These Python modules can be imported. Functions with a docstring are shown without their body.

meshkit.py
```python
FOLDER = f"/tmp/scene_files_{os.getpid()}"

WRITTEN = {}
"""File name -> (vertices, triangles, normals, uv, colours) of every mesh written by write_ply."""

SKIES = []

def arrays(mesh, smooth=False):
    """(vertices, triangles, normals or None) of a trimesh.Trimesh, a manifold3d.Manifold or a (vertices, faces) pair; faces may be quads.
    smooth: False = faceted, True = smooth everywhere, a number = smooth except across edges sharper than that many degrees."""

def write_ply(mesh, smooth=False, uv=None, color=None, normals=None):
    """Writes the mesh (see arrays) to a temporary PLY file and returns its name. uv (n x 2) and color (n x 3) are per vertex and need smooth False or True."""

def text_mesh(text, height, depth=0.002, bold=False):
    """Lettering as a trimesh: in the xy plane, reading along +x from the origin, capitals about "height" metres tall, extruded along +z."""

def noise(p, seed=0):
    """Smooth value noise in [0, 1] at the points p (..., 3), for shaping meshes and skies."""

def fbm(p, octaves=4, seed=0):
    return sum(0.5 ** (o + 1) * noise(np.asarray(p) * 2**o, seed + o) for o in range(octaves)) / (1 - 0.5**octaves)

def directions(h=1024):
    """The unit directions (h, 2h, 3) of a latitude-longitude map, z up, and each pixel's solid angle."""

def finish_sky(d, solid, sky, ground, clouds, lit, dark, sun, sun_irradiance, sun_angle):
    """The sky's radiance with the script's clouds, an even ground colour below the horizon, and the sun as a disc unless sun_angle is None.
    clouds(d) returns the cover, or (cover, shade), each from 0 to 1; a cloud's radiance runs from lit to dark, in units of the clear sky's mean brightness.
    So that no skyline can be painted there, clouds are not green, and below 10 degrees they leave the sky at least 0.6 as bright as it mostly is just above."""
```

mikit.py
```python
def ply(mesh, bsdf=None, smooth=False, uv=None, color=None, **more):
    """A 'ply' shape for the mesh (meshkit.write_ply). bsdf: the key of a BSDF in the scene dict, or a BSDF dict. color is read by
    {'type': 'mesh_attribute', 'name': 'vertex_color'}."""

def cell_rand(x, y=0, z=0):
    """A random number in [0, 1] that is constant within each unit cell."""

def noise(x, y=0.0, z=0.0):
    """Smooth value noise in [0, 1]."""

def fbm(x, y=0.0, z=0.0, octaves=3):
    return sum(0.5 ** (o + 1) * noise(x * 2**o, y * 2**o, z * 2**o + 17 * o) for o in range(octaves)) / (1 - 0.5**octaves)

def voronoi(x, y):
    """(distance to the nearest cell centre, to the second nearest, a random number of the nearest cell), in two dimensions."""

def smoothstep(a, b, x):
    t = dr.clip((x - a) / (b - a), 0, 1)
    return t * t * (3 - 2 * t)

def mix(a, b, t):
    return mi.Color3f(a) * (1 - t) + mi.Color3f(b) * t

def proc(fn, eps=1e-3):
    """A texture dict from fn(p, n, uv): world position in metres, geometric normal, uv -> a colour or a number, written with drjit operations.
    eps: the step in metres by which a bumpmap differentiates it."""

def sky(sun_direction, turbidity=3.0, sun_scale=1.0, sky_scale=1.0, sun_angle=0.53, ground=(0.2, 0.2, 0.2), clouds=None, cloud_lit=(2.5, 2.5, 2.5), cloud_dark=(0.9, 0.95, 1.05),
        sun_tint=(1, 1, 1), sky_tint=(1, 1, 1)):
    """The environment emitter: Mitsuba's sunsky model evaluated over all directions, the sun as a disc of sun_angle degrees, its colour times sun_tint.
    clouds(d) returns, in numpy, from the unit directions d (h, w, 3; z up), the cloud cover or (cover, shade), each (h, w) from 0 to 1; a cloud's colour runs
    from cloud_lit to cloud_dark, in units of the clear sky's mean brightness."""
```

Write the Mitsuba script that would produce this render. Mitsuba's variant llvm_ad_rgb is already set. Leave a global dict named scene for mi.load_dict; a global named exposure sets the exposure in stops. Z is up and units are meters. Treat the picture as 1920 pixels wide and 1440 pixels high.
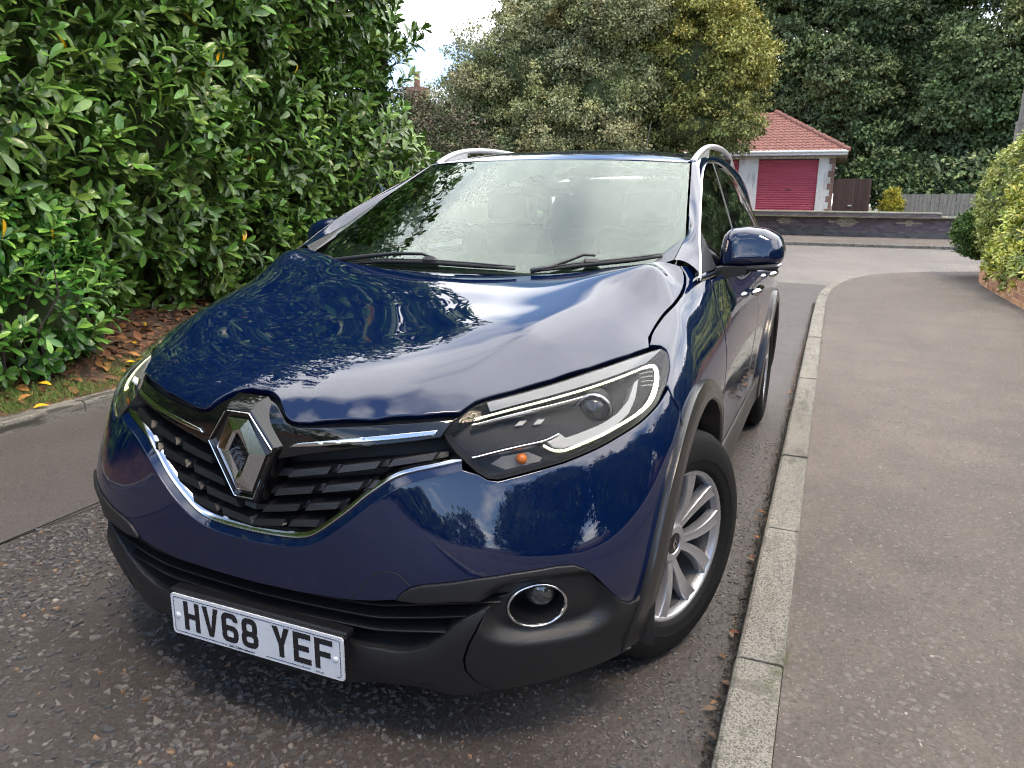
import math, random
import numpy as np, trimesh, drjit as dr, mitsuba as mi
import mikit, meshkit
from mikit import proc, noise, fbm, voronoi, cell_rand, smoothstep, mix

scene, labels = {'type': 'scene'}, {}
T = mi.ScalarTransform4f

# ---------------------------------------------------------------- camera
CAM = np.array([1.1938, -1.1945, 1.3206])
YAW, PITCH, ROLL, FOCAL = math.radians(22.615), math.radians(13.619), math.radians(0.639), 1412.65 / 1920
_f = np.array([-math.sin(YAW) * math.cos(PITCH), math.cos(YAW) * math.cos(PITCH), -math.sin(PITCH)])
_r = np.cross(_f, [0, 0, 1]); _r /= np.linalg.norm(_r)
_u = np.cross(_r, _f)
_up = -_r * math.sin(ROLL) + _u * math.cos(ROLL)
scene['camera'] = {'type': 'thinlens', 'fov': math.degrees(2 * math.atan(0.5 / FOCAL)), 'fov_axis': 'x',
    'aperture_radius': 0.0013, 'focus_distance': 2.2, 'near_clip': 0.05, 'far_clip': 2000.0,
    'to_world': T().look_at(origin=CAM.tolist(), target=(CAM + _f).tolist(), up=_up.tolist())}

# ---------------------------------------------------------------- sky: bright broken cloud, a soft veiled sun high behind the car
SUN = np.array([0.30, -0.28, 0.90])
def cloud_cover(d):
    x, y, z = d[..., 0], d[..., 1], np.maximum(d[..., 2], 0.02)
    q = np.stack([x / (z + .25) * 1.3 + 22.58, y / (z + .25) * 1.3 + 5.26, z * 0 + 1.5], -1)
    n = meshkit.fbm(q, 5, 3)
    n2 = meshkit.fbm(q * 2.3 + 9.1, 4, 8)
    back = np.clip(.35 - 1.2 * y, 0, 1)            # the sky behind the viewer is the clearer half
    cover = np.clip((n - (.33 + .20 * back)) / .15, 0, 1)
    cover = np.maximum(cover, .06 * (1 - back))
    return cover, np.clip((n2 - .40) * 2.4, 0, 1) * .7
scene['sky'] = mikit.sky(SUN, turbidity=3.0, sun_scale=0.18, sun_angle=16, sky_scale=1.0, ground=(.14, .13, .12), clouds=cloud_cover,
    cloud_lit=(4.2, 4.2, 4.2), cloud_dark=(2.3, 2.33, 2.45), sun_tint=(1, .96, .9))
exposure = 3.4

# ---------------------------------------------------------------- helpers
def numbered(key):
    if key not in scene and key not in labels: return key
    k = 1
    while f'{key}_{k:03d}' in scene or f'{key}_{k:03d}' in labels: k += 1
    return f'{key}_{k:03d}'
_count = {}
def fresh(key):
    """key, key_001, key_002 ... in order of use"""
    n = _count.get(key, 0); _count[key] = n + 1
    return key if n == 0 else f'{key}_{n:03d}'
def thing(key, label, category, group=None, **more):
    key = fresh(key)
    labels[key] = {'label': label, 'category': category, **more}
    if group: labels[key]['group'] = group
    return key
def structure(key, mesh, bsdf, smooth=False, **kw):
    scene[key] = mikit.ply(mesh, bsdf, smooth=smooth, **kw); labels[key] = {'kind': 'structure'}
    return key
def part(parent, name, mesh, bsdf, smooth=30, label=None, kind=None, **kw):
    key = fresh(f'{parent}__{name}')
    scene[key] = mikit.ply(mesh, bsdf, smooth=smooth, **kw)
    if label or kind:
        labels[key] = {k: v for k, v in (('label', label), ('kind', kind)) if v}
    return key
def tint_uv(c):
    """a colour per vertex, packed into its two texture coordinates (constant over each piece)"""
    c = np.clip(np.asarray(c, float), .004, .99)
    return np.c_[np.round(c[:, 0] * 512) + c[:, 1], c[:, 2]]
PIECE_COLOUR = proc(lambda p, n, uv: mi.Color3f(dr.floor(uv.x) / 512, uv.x - dr.floor(uv.x), uv.y))
def TM(v, f): return trimesh.Trimesh(np.asarray(v, float), np.asarray(f, int), process=False)
def join(ms): return trimesh.util.concatenate([m for m in ms])
def flipx(m):
    return TM(np.asarray(m.vertices) * [-1, 1, 1], np.asarray(m.faces)[:, ::-1])
def box(sx, sy, sz, at=(0, 0, 0), bevel=0):
    if bevel <= 0:
        m = trimesh.creation.box((sx, sy, sz))
    else:
        import manifold3d as mf
        b = bevel
        pts = [(i * (sx / 2 - b * p), j * (sy / 2 - b * q), k * (sz / 2 - b * r)) for i in (-1, 1) for j in (-1, 1) for k in (-1, 1) for p, q, r in ((0, 1, 1), (1, 0, 1), (1, 1, 0))]
        m = trimesh.convex.convex_hull(np.array(pts))
    m.apply_translation(at); return m
def tube(pts, rad, sides=10, caps=True):
    p = np.asarray(pts, float); n = len(p)
    rad = np.broadcast_to(np.asarray(rad, float), (n,))
    t = np.gradient(p, axis=0); t /= np.linalg.norm(t, axis=1, keepdims=True) + 1e-12
    a = np.cross(t[0], [0, 0, 1.0]); a = a if np.linalg.norm(a) > 1e-3 else np.cross(t[0], [1.0, 0, 0])
    A = []
    for k in range(n):
        a = a - t[k] * (a @ t[k]); a /= np.linalg.norm(a) + 1e-12; A.append(a)
    A = np.array(A); B = np.cross(t, A); w = np.arange(sides) * 2 * np.pi / sides
    v = p[:, None] + rad[:, None, None] * (np.cos(w)[None, :, None] * A[:, None] + np.sin(w)[None, :, None] * B[:, None])
    i, j = np.meshgrid(np.arange(n - 1), np.arange(sides), indexing='ij'); j2 = (j + 1) % sides
    q = np.stack([i * sides + j, i * sides + j2, (i + 1) * sides + j2, (i + 1) * sides + j], -1).reshape(-1, 4)
    f = np.vstack([q[:, [0, 1, 2]], q[:, [0, 2, 3]]]); v = v.reshape(-1, 3)
    if caps:
        m = len(v); v = np.vstack([v, p[0], p[-1]]); k = np.arange(sides); k2 = (k + 1) % sides
        f = np.vstack([f, np.c_[0 * k + m, k2, k], np.c_[0 * k + m + 1, (n - 1) * sides + k, (n - 1) * sides + k2]])
    return TM(v, f)
def grid_faces(n, m, wrap=False):
    i, j = np.meshgrid(np.arange(n - 1), np.arange(m if wrap else m - 1), indexing='ij'); j2 = (j + 1) % m
    return np.vstack([np.stack([i * m + j, (i + 1) * m + j, (i + 1) * m + j2], -1).reshape(-1, 3), np.stack([i * m + j, (i + 1) * m + j2, i * m + j2], -1).reshape(-1, 3)])
def loft(rows, wrap=False):
    rows = np.asarray(rows, float)
    return TM(rows.reshape(-1, 3), grid_faces(rows.shape[0], rows.shape[1], wrap))
def revolve(profile, n=64):
    """profile (r, x) turned about the x axis"""
    p = np.asarray(profile, float); w = np.linspace(0, 2 * np.pi, n, endpoint=False)
    v = np.stack([np.broadcast_to(p[:, 1, None], (len(p), n)), p[:, 0, None] * np.cos(w), p[:, 0, None] * np.sin(w)], -1)
    return loft(v, wrap=True)
# ---------------------------------------------------------------- car materials
def two(b): return {'type': 'twosided', 'bsdf': b}
def rgb(*c): return {'type': 'rgb', 'value': list(c)}
def plain(col, rough=.5, **k): return two({'type': 'principled', 'base_color': rgb(*col), 'roughness': rough, **k})
scene['car_paint'] = two({'type': 'plastic', 'diffuse_reflectance': rgb(.0010, .0064, .034), 'int_ior': 1.75})
scene['gloss_black'] = two({'type': 'plastic', 'diffuse_reflectance': rgb(.004, .004, .005), 'int_ior': 1.6})
scene['chrome'] = two({'type': 'roughconductor', 'material': 'Al', 'alpha': .03, 'specular_reflectance': rgb(.70, .70, .70)})
scene['satin_alloy'] = plain((.45, .45, .47), .33, metallic=.75)
scene['rail_alloy'] = plain((.52, .52, .52), .30, metallic=.6)
scene['black_plastic'] = plain((.013, .0135, .015), .45, specular=.4)
scene['slat_plastic'] = plain((.008, .008, .0095), .38)
scene['cavity_shade_and_lining'] = plain((.013, .0135, .015), .7)  # near-black of the sheets standing for cavity shade; bulkhead and floor share it
scene['under_black'] = plain((.012, .012, .012), .8)
scene['rubber'] = plain((.008, .008, .008), .7, specular=.2)
scene['seal'] = plain((.008, .008, .008), .6)
scene['clear_glass'] = {'type': 'thindielectric', 'int_ior': 1.16}
scene['screen_glass'] = {'type': 'thindielectric', 'int_ior': 1.52, 'specular_transmittance': rgb(.34, .46, .39), 'specular_reflectance': rgb(.66, .73, .67)}
scene['dark_glass'] = {'type': 'thindielectric', 'int_ior': 1.6, 'specular_transmittance': rgb(.22, .27, .25)}
scene['frit_black'] = plain((.008, .0075, .0075), .5)
scene['interior_dark'] = plain((.018, .018, .019), .7)
scene['interior_cloth'] = plain((.016, .016, .017), .9)
scene['interior_pale'] = plain((.09, .09, .087), .8)
scene['lamp_grey'] = plain((.008, .009, .011), .45, specular=.15)
scene['lamp_silver'] = plain((.20, .20, .195), .35, metallic=.4)
scene['amber'] = plain((.40, .10, .008), .2)
scene['plate_white'] = plain((.52, .54, .57), .35)
scene['plate_ink'] = plain((.01, .01, .012), .4)
scene['plate_line'] = plain((.02, .025, .06), .4)
scene['brake_steel'] = plain((.18, .18, .18), .5, metallic=.6)
# ---------------------------------------------------------------- car body surfaces (car axes: x to its left, y to its rear, z up; metres)
from scipy.interpolate import RectBivariateSpline, CubicSpline, PchipInterpolator, RBFInterpolator
from scipy.spatial import Delaunay
import shapely
from shapely.geometry import Polygon, Point, LineString

BODY_Z = [.10, .20, .32, .45, .57, .70, .80, .86, .93, 1.00, 1.06, 1.12]
BODY_X = [  # one row per height, one column per station from the nose centre round to the tail
 [0,.15,.30,.44,.560,.665,.750,.810,.840,.845,.850,.845,.850,.855,.855,.850,.830,.78,.5,0],
 [0,.15,.30,.45,.572,.690,.785,.848,.880,.888,.888,.870,.868,.872,.875,.885,.865,.80,.5,0],
 [0,.15,.30,.45,.582,.705,.805,.870,.900,.908,.908,.878,.872,.876,.884,.905,.885,.82,.5,0],
 [0,.15,.30,.45,.585,.712,.815,.880,.908,.915,.915,.888,.878,.882,.892,.913,.893,.83,.5,0],
 [0,.15,.30,.45,.585,.708,.812,.880,.908,.915,.914,.896,.888,.890,.900,.914,.895,.83,.5,0],
 [0,.15,.30,.45,.582,.702,.802,.868,.898,.909,.910,.902,.898,.900,.908,.912,.893,.83,.5,0],
 [0,.15,.30,.45,.576,.692,.788,.850,.882,.894,.897,.901,.904,.906,.910,.906,.885,.82,.5,0],
 [0,.15,.30,.45,.568,.678,.770,.828,.862,.876,.882,.894,.902,.904,.906,.898,.876,.81,.5,0],
 [0,.15,.30,.44,.550,.652,.738,.792,.826,.845,.855,.876,.890,.892,.892,.882,.860,.80,.5,0],
 [0,.15,.30,.42,.520,.610,.685,.735,.770,.796,.812,.850,.868,.872,.872,.862,.840,.78,.5,0],
 [0,.14,.27,.38,.470,.550,.612,.660,.700,.736,.758,.828,.848,.852,.852,.840,.815,.76,.5,0],
 [0,.12,.23,.32,.390,.450,.500,.545,.590,.640,.670,.800,.824,.828,.828,.812,.785,.74,.5,0]]
BODY_Y = [
 [.190,.192,.205,.235,.29,.375,.48,.60,.74,.87,1.02,1.36,1.9,2.5,3.1,3.6,4.05,4.36,4.47,4.50],
 [.135,.137,.150,.180,.235,.325,.435,.56,.70,.85,1.02,1.36,1.9,2.5,3.1,3.6,4.05,4.36,4.47,4.50],
 [.098,.100,.110,.135,.185,.272,.385,.52,.68,.85,1.02,1.36,1.9,2.5,3.1,3.6,4.06,4.38,4.50,4.53],
 [.083,.085,.092,.112,.158,.240,.350,.49,.67,.85,1.02,1.36,1.9,2.5,3.1,3.6,4.06,4.38,4.50,4.53],
 [.078,.081,.091,.115,.165,.250,.362,.50,.68,.85,1.02,1.36,1.9,2.5,3.1,3.6,4.06,4.38,4.49,4.52],
 [.077,.083,.104,.144,.206,.298,.405,.53,.69,.85,1.02,1.36,1.9,2.5,3.1,3.6,4.05,4.36,4.46,4.49],
 [.082,.092,.124,.180,.256,.352,.460,.58,.72,.87,1.03,1.36,1.9,2.5,3.1,3.6,4.04,4.33,4.43,4.46],
 [.104,.115,.154,.222,.310,.420,.530,.64,.76,.89,1.04,1.36,1.9,2.5,3.1,3.6,4.03,4.31,4.40,4.43],
 [.255,.260,.282,.340,.425,.535,.650,.75,.84,.94,1.06,1.36,1.9,2.5,3.1,3.6,4.02,4.28,4.37,4.40],
 [.59,.59,.60,.63,.67,.735,.81,.88,.94,1.00,1.08,1.36,1.9,2.5,3.1,3.6,4.01,4.25,4.34,4.37],
 [.93,.93,.93,.93,.94,.96,.930,.99,1.03,1.07,1.12,1.36,1.9,2.5,3.1,3.6,4.0,4.22,4.31,4.34],
 [1.20,1.20,1.20,1.20,1.20,1.20,1.05,1.09,1.12,1.14,1.17,1.36,1.9,2.5,3.1,3.6,3.99,4.19,4.28,4.31]]
_bx, _by = np.array(BODY_X), np.array(BODY_Y)
_k = 4
BODY_U = np.r_[0, np.cumsum(np.hypot(np.diff(_bx[_k]), np.diff(_by[_k])))]
_uu = np.r_[-BODY_U[3:0:-1], BODY_U]
_sx = RectBivariateSpline(_uu, BODY_Z, np.c_[-_bx[:, 3:0:-1], _bx].T)
_sy = RectBivariateSpline(_uu, BODY_Z, np.c_[_by[:, 3:0:-1], _by].T)
def S(u, z):
    u, z = np.asarray(u, float), np.asarray(z, float)
    a = np.abs(u)
    return np.stack([np.sign(u) * np.abs(_sx(a, z, grid=False)), _sy(a, z, grid=False), z + 0 * u], -1)
U_Y = lambda y: float(np.interp(y, _by[_k][8:18], BODY_U[8:18]))     # the station on the flank at a distance y behind the nose

# bonnet height over (x, y): a thin plate through points of the nose, the crease, the rear edge and the flank just outside its cut line
def _flank(pts):
    return [tuple(S(u, z)) for u, z in pts]
HOOD_PTS = [
 (0,.50,.978),(.20,.50,.978),(.40,.50,.985),(.55,.52,.978),
 (0,.75,1.025),(.22,.75,1.027),(.44,.75,1.038),(.60,.75,1.024),
 (0,1.00,1.068),(.25,1.00,1.072),(.50,1.00,1.086),(.62,1.00,1.085),
 (0,1.20,1.092),(.25,1.20,1.098),(.50,1.20,1.116),(.64,1.18,1.125),
 (.722,1.283,1.144),(.70,1.12,1.122)] + [tuple(S(u, z)) for z in (.905, .925) for u in (0, .1, .2, .3, .38)] + [tuple(S(u, .875)) for u in (.16, .24, .32, .40)]
def resample(pts, h, closed=True):
    """a polyline cut into steps of about h; corners are kept"""
    p = np.asarray(pts, float); out = []
    n = len(p) if closed else len(p) - 1
    for i in range(n):
        a, b = p[i], p[(i + 1) % len(p)]; d = np.linalg.norm(b - a)
        if d < 1e-9: continue
        k = max(1, int(round(d / h)))
        out += [a + (b - a) * t / k for t in range(k)]
    if not closed: out.append(p[-1])
    return np.array(out)
def smooth_line(pts, n=40):
    p = np.asarray(pts, float)
    t = np.r_[0, np.cumsum(np.linalg.norm(np.diff(p, axis=0), axis=1))]
    f = PchipInterpolator(t, p, axis=0)
    q = f(np.linspace(0, t[-1], n))
    for _ in range(3): q[1:-1] = .25 * q[:-2] + .5 * q[1:-1] + .25 * q[2:]
    return q
def offset_line(pts, d):
    p = np.asarray(pts, float); t = np.gradient(p, axis=0); t /= np.linalg.norm(t, axis=1, keepdims=True) + 1e-12
    return p + d * np.c_[t[:, 1], -t[:, 0]]
def normal_of(fn, a, b, e=1e-4):
    n = np.cross(fn(a + e, b) - fn(a - e, b), fn(a, b + e) - fn(a, b - e))
    return n / (np.linalg.norm(n, axis=-1, keepdims=True) + 1e-12)
def patch(poly, fn, off=0.0, h=.012, edge=.002, thick=.010, holes=(), flip=False, flange=True):
    """a panel: the region poly of the surface fn(a, b), raised by off (number or function of a, b), its rim rounded over edge and turned in by thick"""
    loops = []
    for k, lp in enumerate([poly, *holes]):
        lp = np.asarray(lp, float)
        if (Polygon(lp).exterior.is_ccw) != (k == 0): lp = lp[::-1]
        loops.append(resample(lp, h))
    inner, norm = [], []
    for p in loops:
        t = np.roll(p, -1, 0) - np.roll(p, 1, 0); t /= np.linalg.norm(t, axis=1, keepdims=True) + 1e-12
        nn = np.c_[t[:, 1], -t[:, 0]]
        norm.append(nn); inner.append(p - nn * edge)
    try:
        reg = Polygon(inner[0], inner[1:]).buffer(0)
    except Exception:
        reg = Polygon(inner[0])
    x0, y0, x1, y1 = reg.bounds
    gx, gy = np.meshgrid(np.arange(x0, x1, h), np.arange(y0, y1, h * .866)); gx = gx + (np.arange(gx.shape[0]) % 2)[:, None] * h / 2
    g = np.c_[gx.ravel(), gy.ravel()]
    small = reg.buffer(-h * .55)
    g = g[shapely.contains_xy(small, g[:, 0], g[:, 1])] if not small.is_empty else g[:0]
    B = np.vstack(inner); P = np.vstack([B, g]) if len(g) else B
    tri = Delaunay(P).simplices
    cen = P[tri].mean(1)
    tri = tri[shapely.contains_xy(reg.buffer(1e-7), cen[:, 0], cen[:, 1])]
    def at(q, depth):
        o = off(q[:, 0], q[:, 1]) if callable(off) else off
        return fn(q[:, 0], q[:, 1]) + (o - depth)[..., None] * N(q) if callable(off) else fn(q[:, 0], q[:, 1]) + (off - depth) * N(q)
    def N(q): return normal_of(fn, q[:, 0], q[:, 1]) * (-1 if flip else 1)
    V = [at(P, 0.0)]; F = []
    a, b, cc = P[tri[:, 0]], P[tri[:, 1]], P[tri[:, 2]]
    ccw = ((b - a)[:, 0] * (cc - a)[:, 1] - (b - a)[:, 1] * (cc - a)[:, 0]) > 0
    tri = np.where(ccw[:, None], tri, tri[:, ::-1]); F.append(tri)
    start, base = 0, len(P)
    if flange:
        for p, nn in zip(loops, norm):
            n = len(p); prev = start + np.arange(n)
            for s, dep in ((.3, .3 * edge), (0.0, edge), (0.0, edge + thick)):
                V.append(at(p - nn * edge * s, dep)); cur = base + np.arange(n); base += n
                p2, c2 = np.roll(prev, -1), np.roll(cur, -1)
                F += [np.c_[prev, cur, c2], np.c_[prev, c2, p2]]; prev = cur
            start += n
    f = np.vstack(F)
    return TM(np.vstack(V), f[:, ::-1] if flip else f)
def sym(right):
    """a right half outline from the centre line out and back, closed by its mirror image"""
    r = np.asarray(right, float)
    return np.vstack([r, (r * [-1, 1])[::-1]])
def U_at(y, z):
    """the station u at which the flank at height z lies y behind the nose"""
    g = np.linspace(.6, 4.6, 801)
    return np.array([np.interp(yy, _sy(g, np.full_like(g, zz), grid=False), g) for yy, zz in zip(np.atleast_1d(y), np.atleast_1d(z))])
def arch(r, a0, a1, cy, cz=.345, n=30):
    a = np.radians(np.linspace(a0, a1, n)); y, z = cy - r * np.cos(a), cz + r * np.sin(a)
    return np.c_[U_at(y, z), z]
def strip_between(l0, o0, l1, o1, fn=None, steps=4):
    """a band between two lines of the body surface at the offsets o0 and o1"""
    fn = fn or S
    rows = []
    for t in np.linspace(0, 1, steps):
        q = l0 * (1 - t) + l1 * t
        rows.append(fn(q[:, 0], q[:, 1]) + (o0 * (1 - t) + o1 * t) * normal_of(fn, q[:, 0], q[:, 1]))
    return loft(rows)
def ribbon(line, prof, fn=None):
    """a profile [(across, off), ...] swept along a line of the surface"""
    fn = fn or S
    rows = []
    for a, o in prof:
        q = offset_line(line, a)
        rows.append(fn(q[:, 0], q[:, 1]) + o * normal_of(fn, q[:, 0], q[:, 1]))
    return loft(rows)
# ---------------------------------------------------------------- the car
HOOD_FRONT = [(0,.8885),(.022,.889),(.044,.8865),(.066,.880),(.081,.872),(.097,.860),(.110,.847),(.126,.840),(.143,.838),(.17,.840),(.23,.845),(.308,.852),(.391,.858),(.477,.865)]
HOOD_LAMP = [(.489,.876),(.505,.885),(.531,.891),(.588,.899),(.677,.912),(.78,.926),(.912,.940),(1.022,.947)]
HOOD_SIDE = [(1.029,.966),(1.057,.978),(1.144,.994),(1.345,1.02),(1.571,1.04),(1.679,1.056),(1.747,1.081),(1.801,1.112),(1.801,1.129),(1.772,1.144)]
LAMP = [(.456,.829),(.466,.847),(.48,.862),(.492,.872),(.506,.881),(.532,.888),(.589,.896),(.678,.908),(.78,.923),(.913,.937),(1.02,.943),(1.109,.945),(1.15,.936),(1.163,.92),(1.155,.898),(1.105,.865),(1.047,.838),(.965,.815),(.896,.799),(.821,.779),(.74,.76),(.68,.75),(.624,.74),(.592,.734),(.569,.737),(.546,.749),(.518,.77),(.492,.791),(.468,.814)]
CHROME_OUT = [(.507,.772),(.457,.760),(.407,.748),(.38,.739),(.357,.726),(.337,.710),(.306,.686),(.27,.652),(.227,.617),(.195,.592),(.165,.573),(.13,.563),(.066,.5575),(0,.556)]
STRIP = [(.123,.783),(.137,.794),(.199,.804),(.293,.818),(.378,.829),(.441,.835),(.438,.825),(.381,.818),(.294,.807),(.2,.793)]
BAR_LOW = [(0,.735),(.094,.752),(.124,.760),(.175,.772),(.249,.787),(.34,.804),(.424,.816),(.453,.822)]
BUMP_LOW = [(0,.427),(.122,.430),(.201,.434),(.271,.439),(.327,.448),(.385,.461)]
TRIM_TOP = [(.385,.462),(.396,.478),(.418,.496),(.449,.507),(.513,.518),(.562,.528),(.642,.538),(.689,.541),(.74,.544),(.782,.541),(.811,.527),(.843,.501),(.882,.458),(.916,.421),(.941,.405),(.972,.404),(1.0,.415)]
UPPER_TRIM_LOW = [(.386,.459),(.438,.462),(.514,.473),(.587,.476),(.645,.478)]
LOWG = [(.616,.46),(.575,.446),(.536,.423),(.507,.397),(.473,.36),(.438,.333),(.395,.313),(.362,.306),(.298,.306),(.252,.305),(0,.302)]
LIP = [(0,.155),(.213,.162),(.357,.175),(.493,.186),(.591,.203),(.683,.213),(.764,.222),(.864,.232),(.97,.238),(1.02,.25)]
CLAD_SEAM = [(.598,.462),(.573,.419),(.544,.362),(.527,.314),(.527,.281),(.543,.247),(.588,.205)]
HOOK = [(.271,.440),(.302,.48),(.34,.52),(.364,.527),(.388,.528),(.401,.515),(.419,.499)]
ARCH_Y = (.908, 3.554)

car = thing('parked_car', 'dark blue five door family car parked at the kerb with its headlights lit', 'car')
P = lambda name, mesh, mat, smooth=True, **k: part(car, name, mesh, mat, smooth, **k)
def both(fn_mesh, name, mat, parent=None, smooth=True, label=None):
    keys = []
    for s in (1, -1):
        keys.append(part(parent or car, name, fn_mesh if s == 1 else flipx(fn_mesh), mat, smooth, label=label))
    return keys

# bonnet
_side = smooth_line(HOOD_SIDE, 24)
_pts = [p for p in HOOD_PTS] + [tuple(S(u, z) + np.array([0, 0, .002])) for u, z in HOOD_FRONT[1::2]] + [tuple(S(u, z)) for u, z in HOOD_LAMP] + [tuple(S(u, z)) for u, z in _side[:-5:2]]
_pts += [tuple(S(u, z - d)) for u, z in _side[2:-6:3] for d in (.025, .06)]
_pts = np.array(_pts); _pts = np.vstack([_pts, _pts[_pts[:, 0] > .02] * [-1, 1, 1]])
_, _ix = np.unique(_pts[:, :2].round(3), axis=0, return_index=True); _pts = _pts[_ix]
_hood = RBFInterpolator(_pts[:, :2], _pts[:, 2], kernel='thin_plate_spline', smoothing=2e-6)
def crease(x, y):
    xc = .40 + .27 * np.clip((y - .18) / .95, 0, 1.1)
    d = np.abs(x) - xc
    w = np.clip((y - .2) / .25, 0, 1)
    return w * .0075 * np.exp(-np.sqrt(d ** 2 + .010 ** 2) / .085)
def HOOD(x, y):
    x, y = np.asarray(x, float), np.asarray(y, float)
    z = _hood(np.c_[np.ravel(np.abs(x)), np.ravel(y)]).reshape(np.shape(x)) + crease(x, y)
    return np.stack([x, y, z], -1)
_e = np.vstack([S(*np.array(HOOD_FRONT).T), S(*np.array(HOOD_LAMP).T), S(*_side.T)])[:, :2]
HOOD_REAR = [(.722, 1.275), (.64, 1.20), (.50, 1.145), (.30, 1.115), (0, 1.105)]
hood_outline = np.vstack([_e, HOOD_REAR[1:]])
P('bonnet', patch(sym(hood_outline[:-1]), HOOD, h=.014, edge=.003, thick=.012), 'car_paint')

# bumper with the bevelled mouth, chrome surround
_co = smooth_line(CHROME_OUT, 60)
_mouth_r = np.vstack([_co, (_co * [-1, 1])[::-1][1:]])            # right top -> centre -> left top
_bev = offset_line(_mouth_r, -.017)
if _bev[30, 1] > _mouth_r[30, 1]: _bev = offset_line(_mouth_r, .017)
for _ in range(25): _bev[1:-1] = .25 * _bev[:-2] + .5 * _bev[1:-1] + .25 * _bev[2:]
_ci = offset_line(_mouth_r, .014 if _bev[30, 1] < offset_line(_mouth_r, .014)[30, 1] else -.014)
_half = len(_co)
R_OUT, R_IN = .482, .428
_a = arch(R_OUT, 8.2, 60, .908, n=24)
_lamp_low = [p for p in LAMP[15:29]]                              # outer tip back to the inner point along the lower edge
_seam = [(1.19, .800), (1.150, .832), (1.118, .858)]
bump_r = np.vstack([BUMP_LOW, TRIM_TOP[1:-1], _a, _seam, np.array(LAMP[16:26]) + [0, -.004], _bev[:_half]])
P('bumper', patch(sym(bump_r[:-1]), S, h=.014, edge=.0025, thick=.012), 'car_paint')
P('bumper_mouth_edge', strip_between(_bev, -.0015, _mouth_r, -.013, steps=5), 'car_paint')
P('chrome_surround', ribbon(_mouth_r, [(0, -.014), (.0015 * np.sign(_ci[30, 1] - _mouth_r[30, 1]) * (1 if offset_line(_mouth_r, .01)[30, 1] > _mouth_r[30, 1] else -1), -.010)][:1]
  + [(k * (1 if offset_line(_mouth_r, .01)[30, 1] > _mouth_r[30, 1] else -1), o) for k, o in ((.001, -.009), (.005, -.0088), (.016, -.018), (.022, -.034), (.024, -.06))]), 'chrome')
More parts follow.
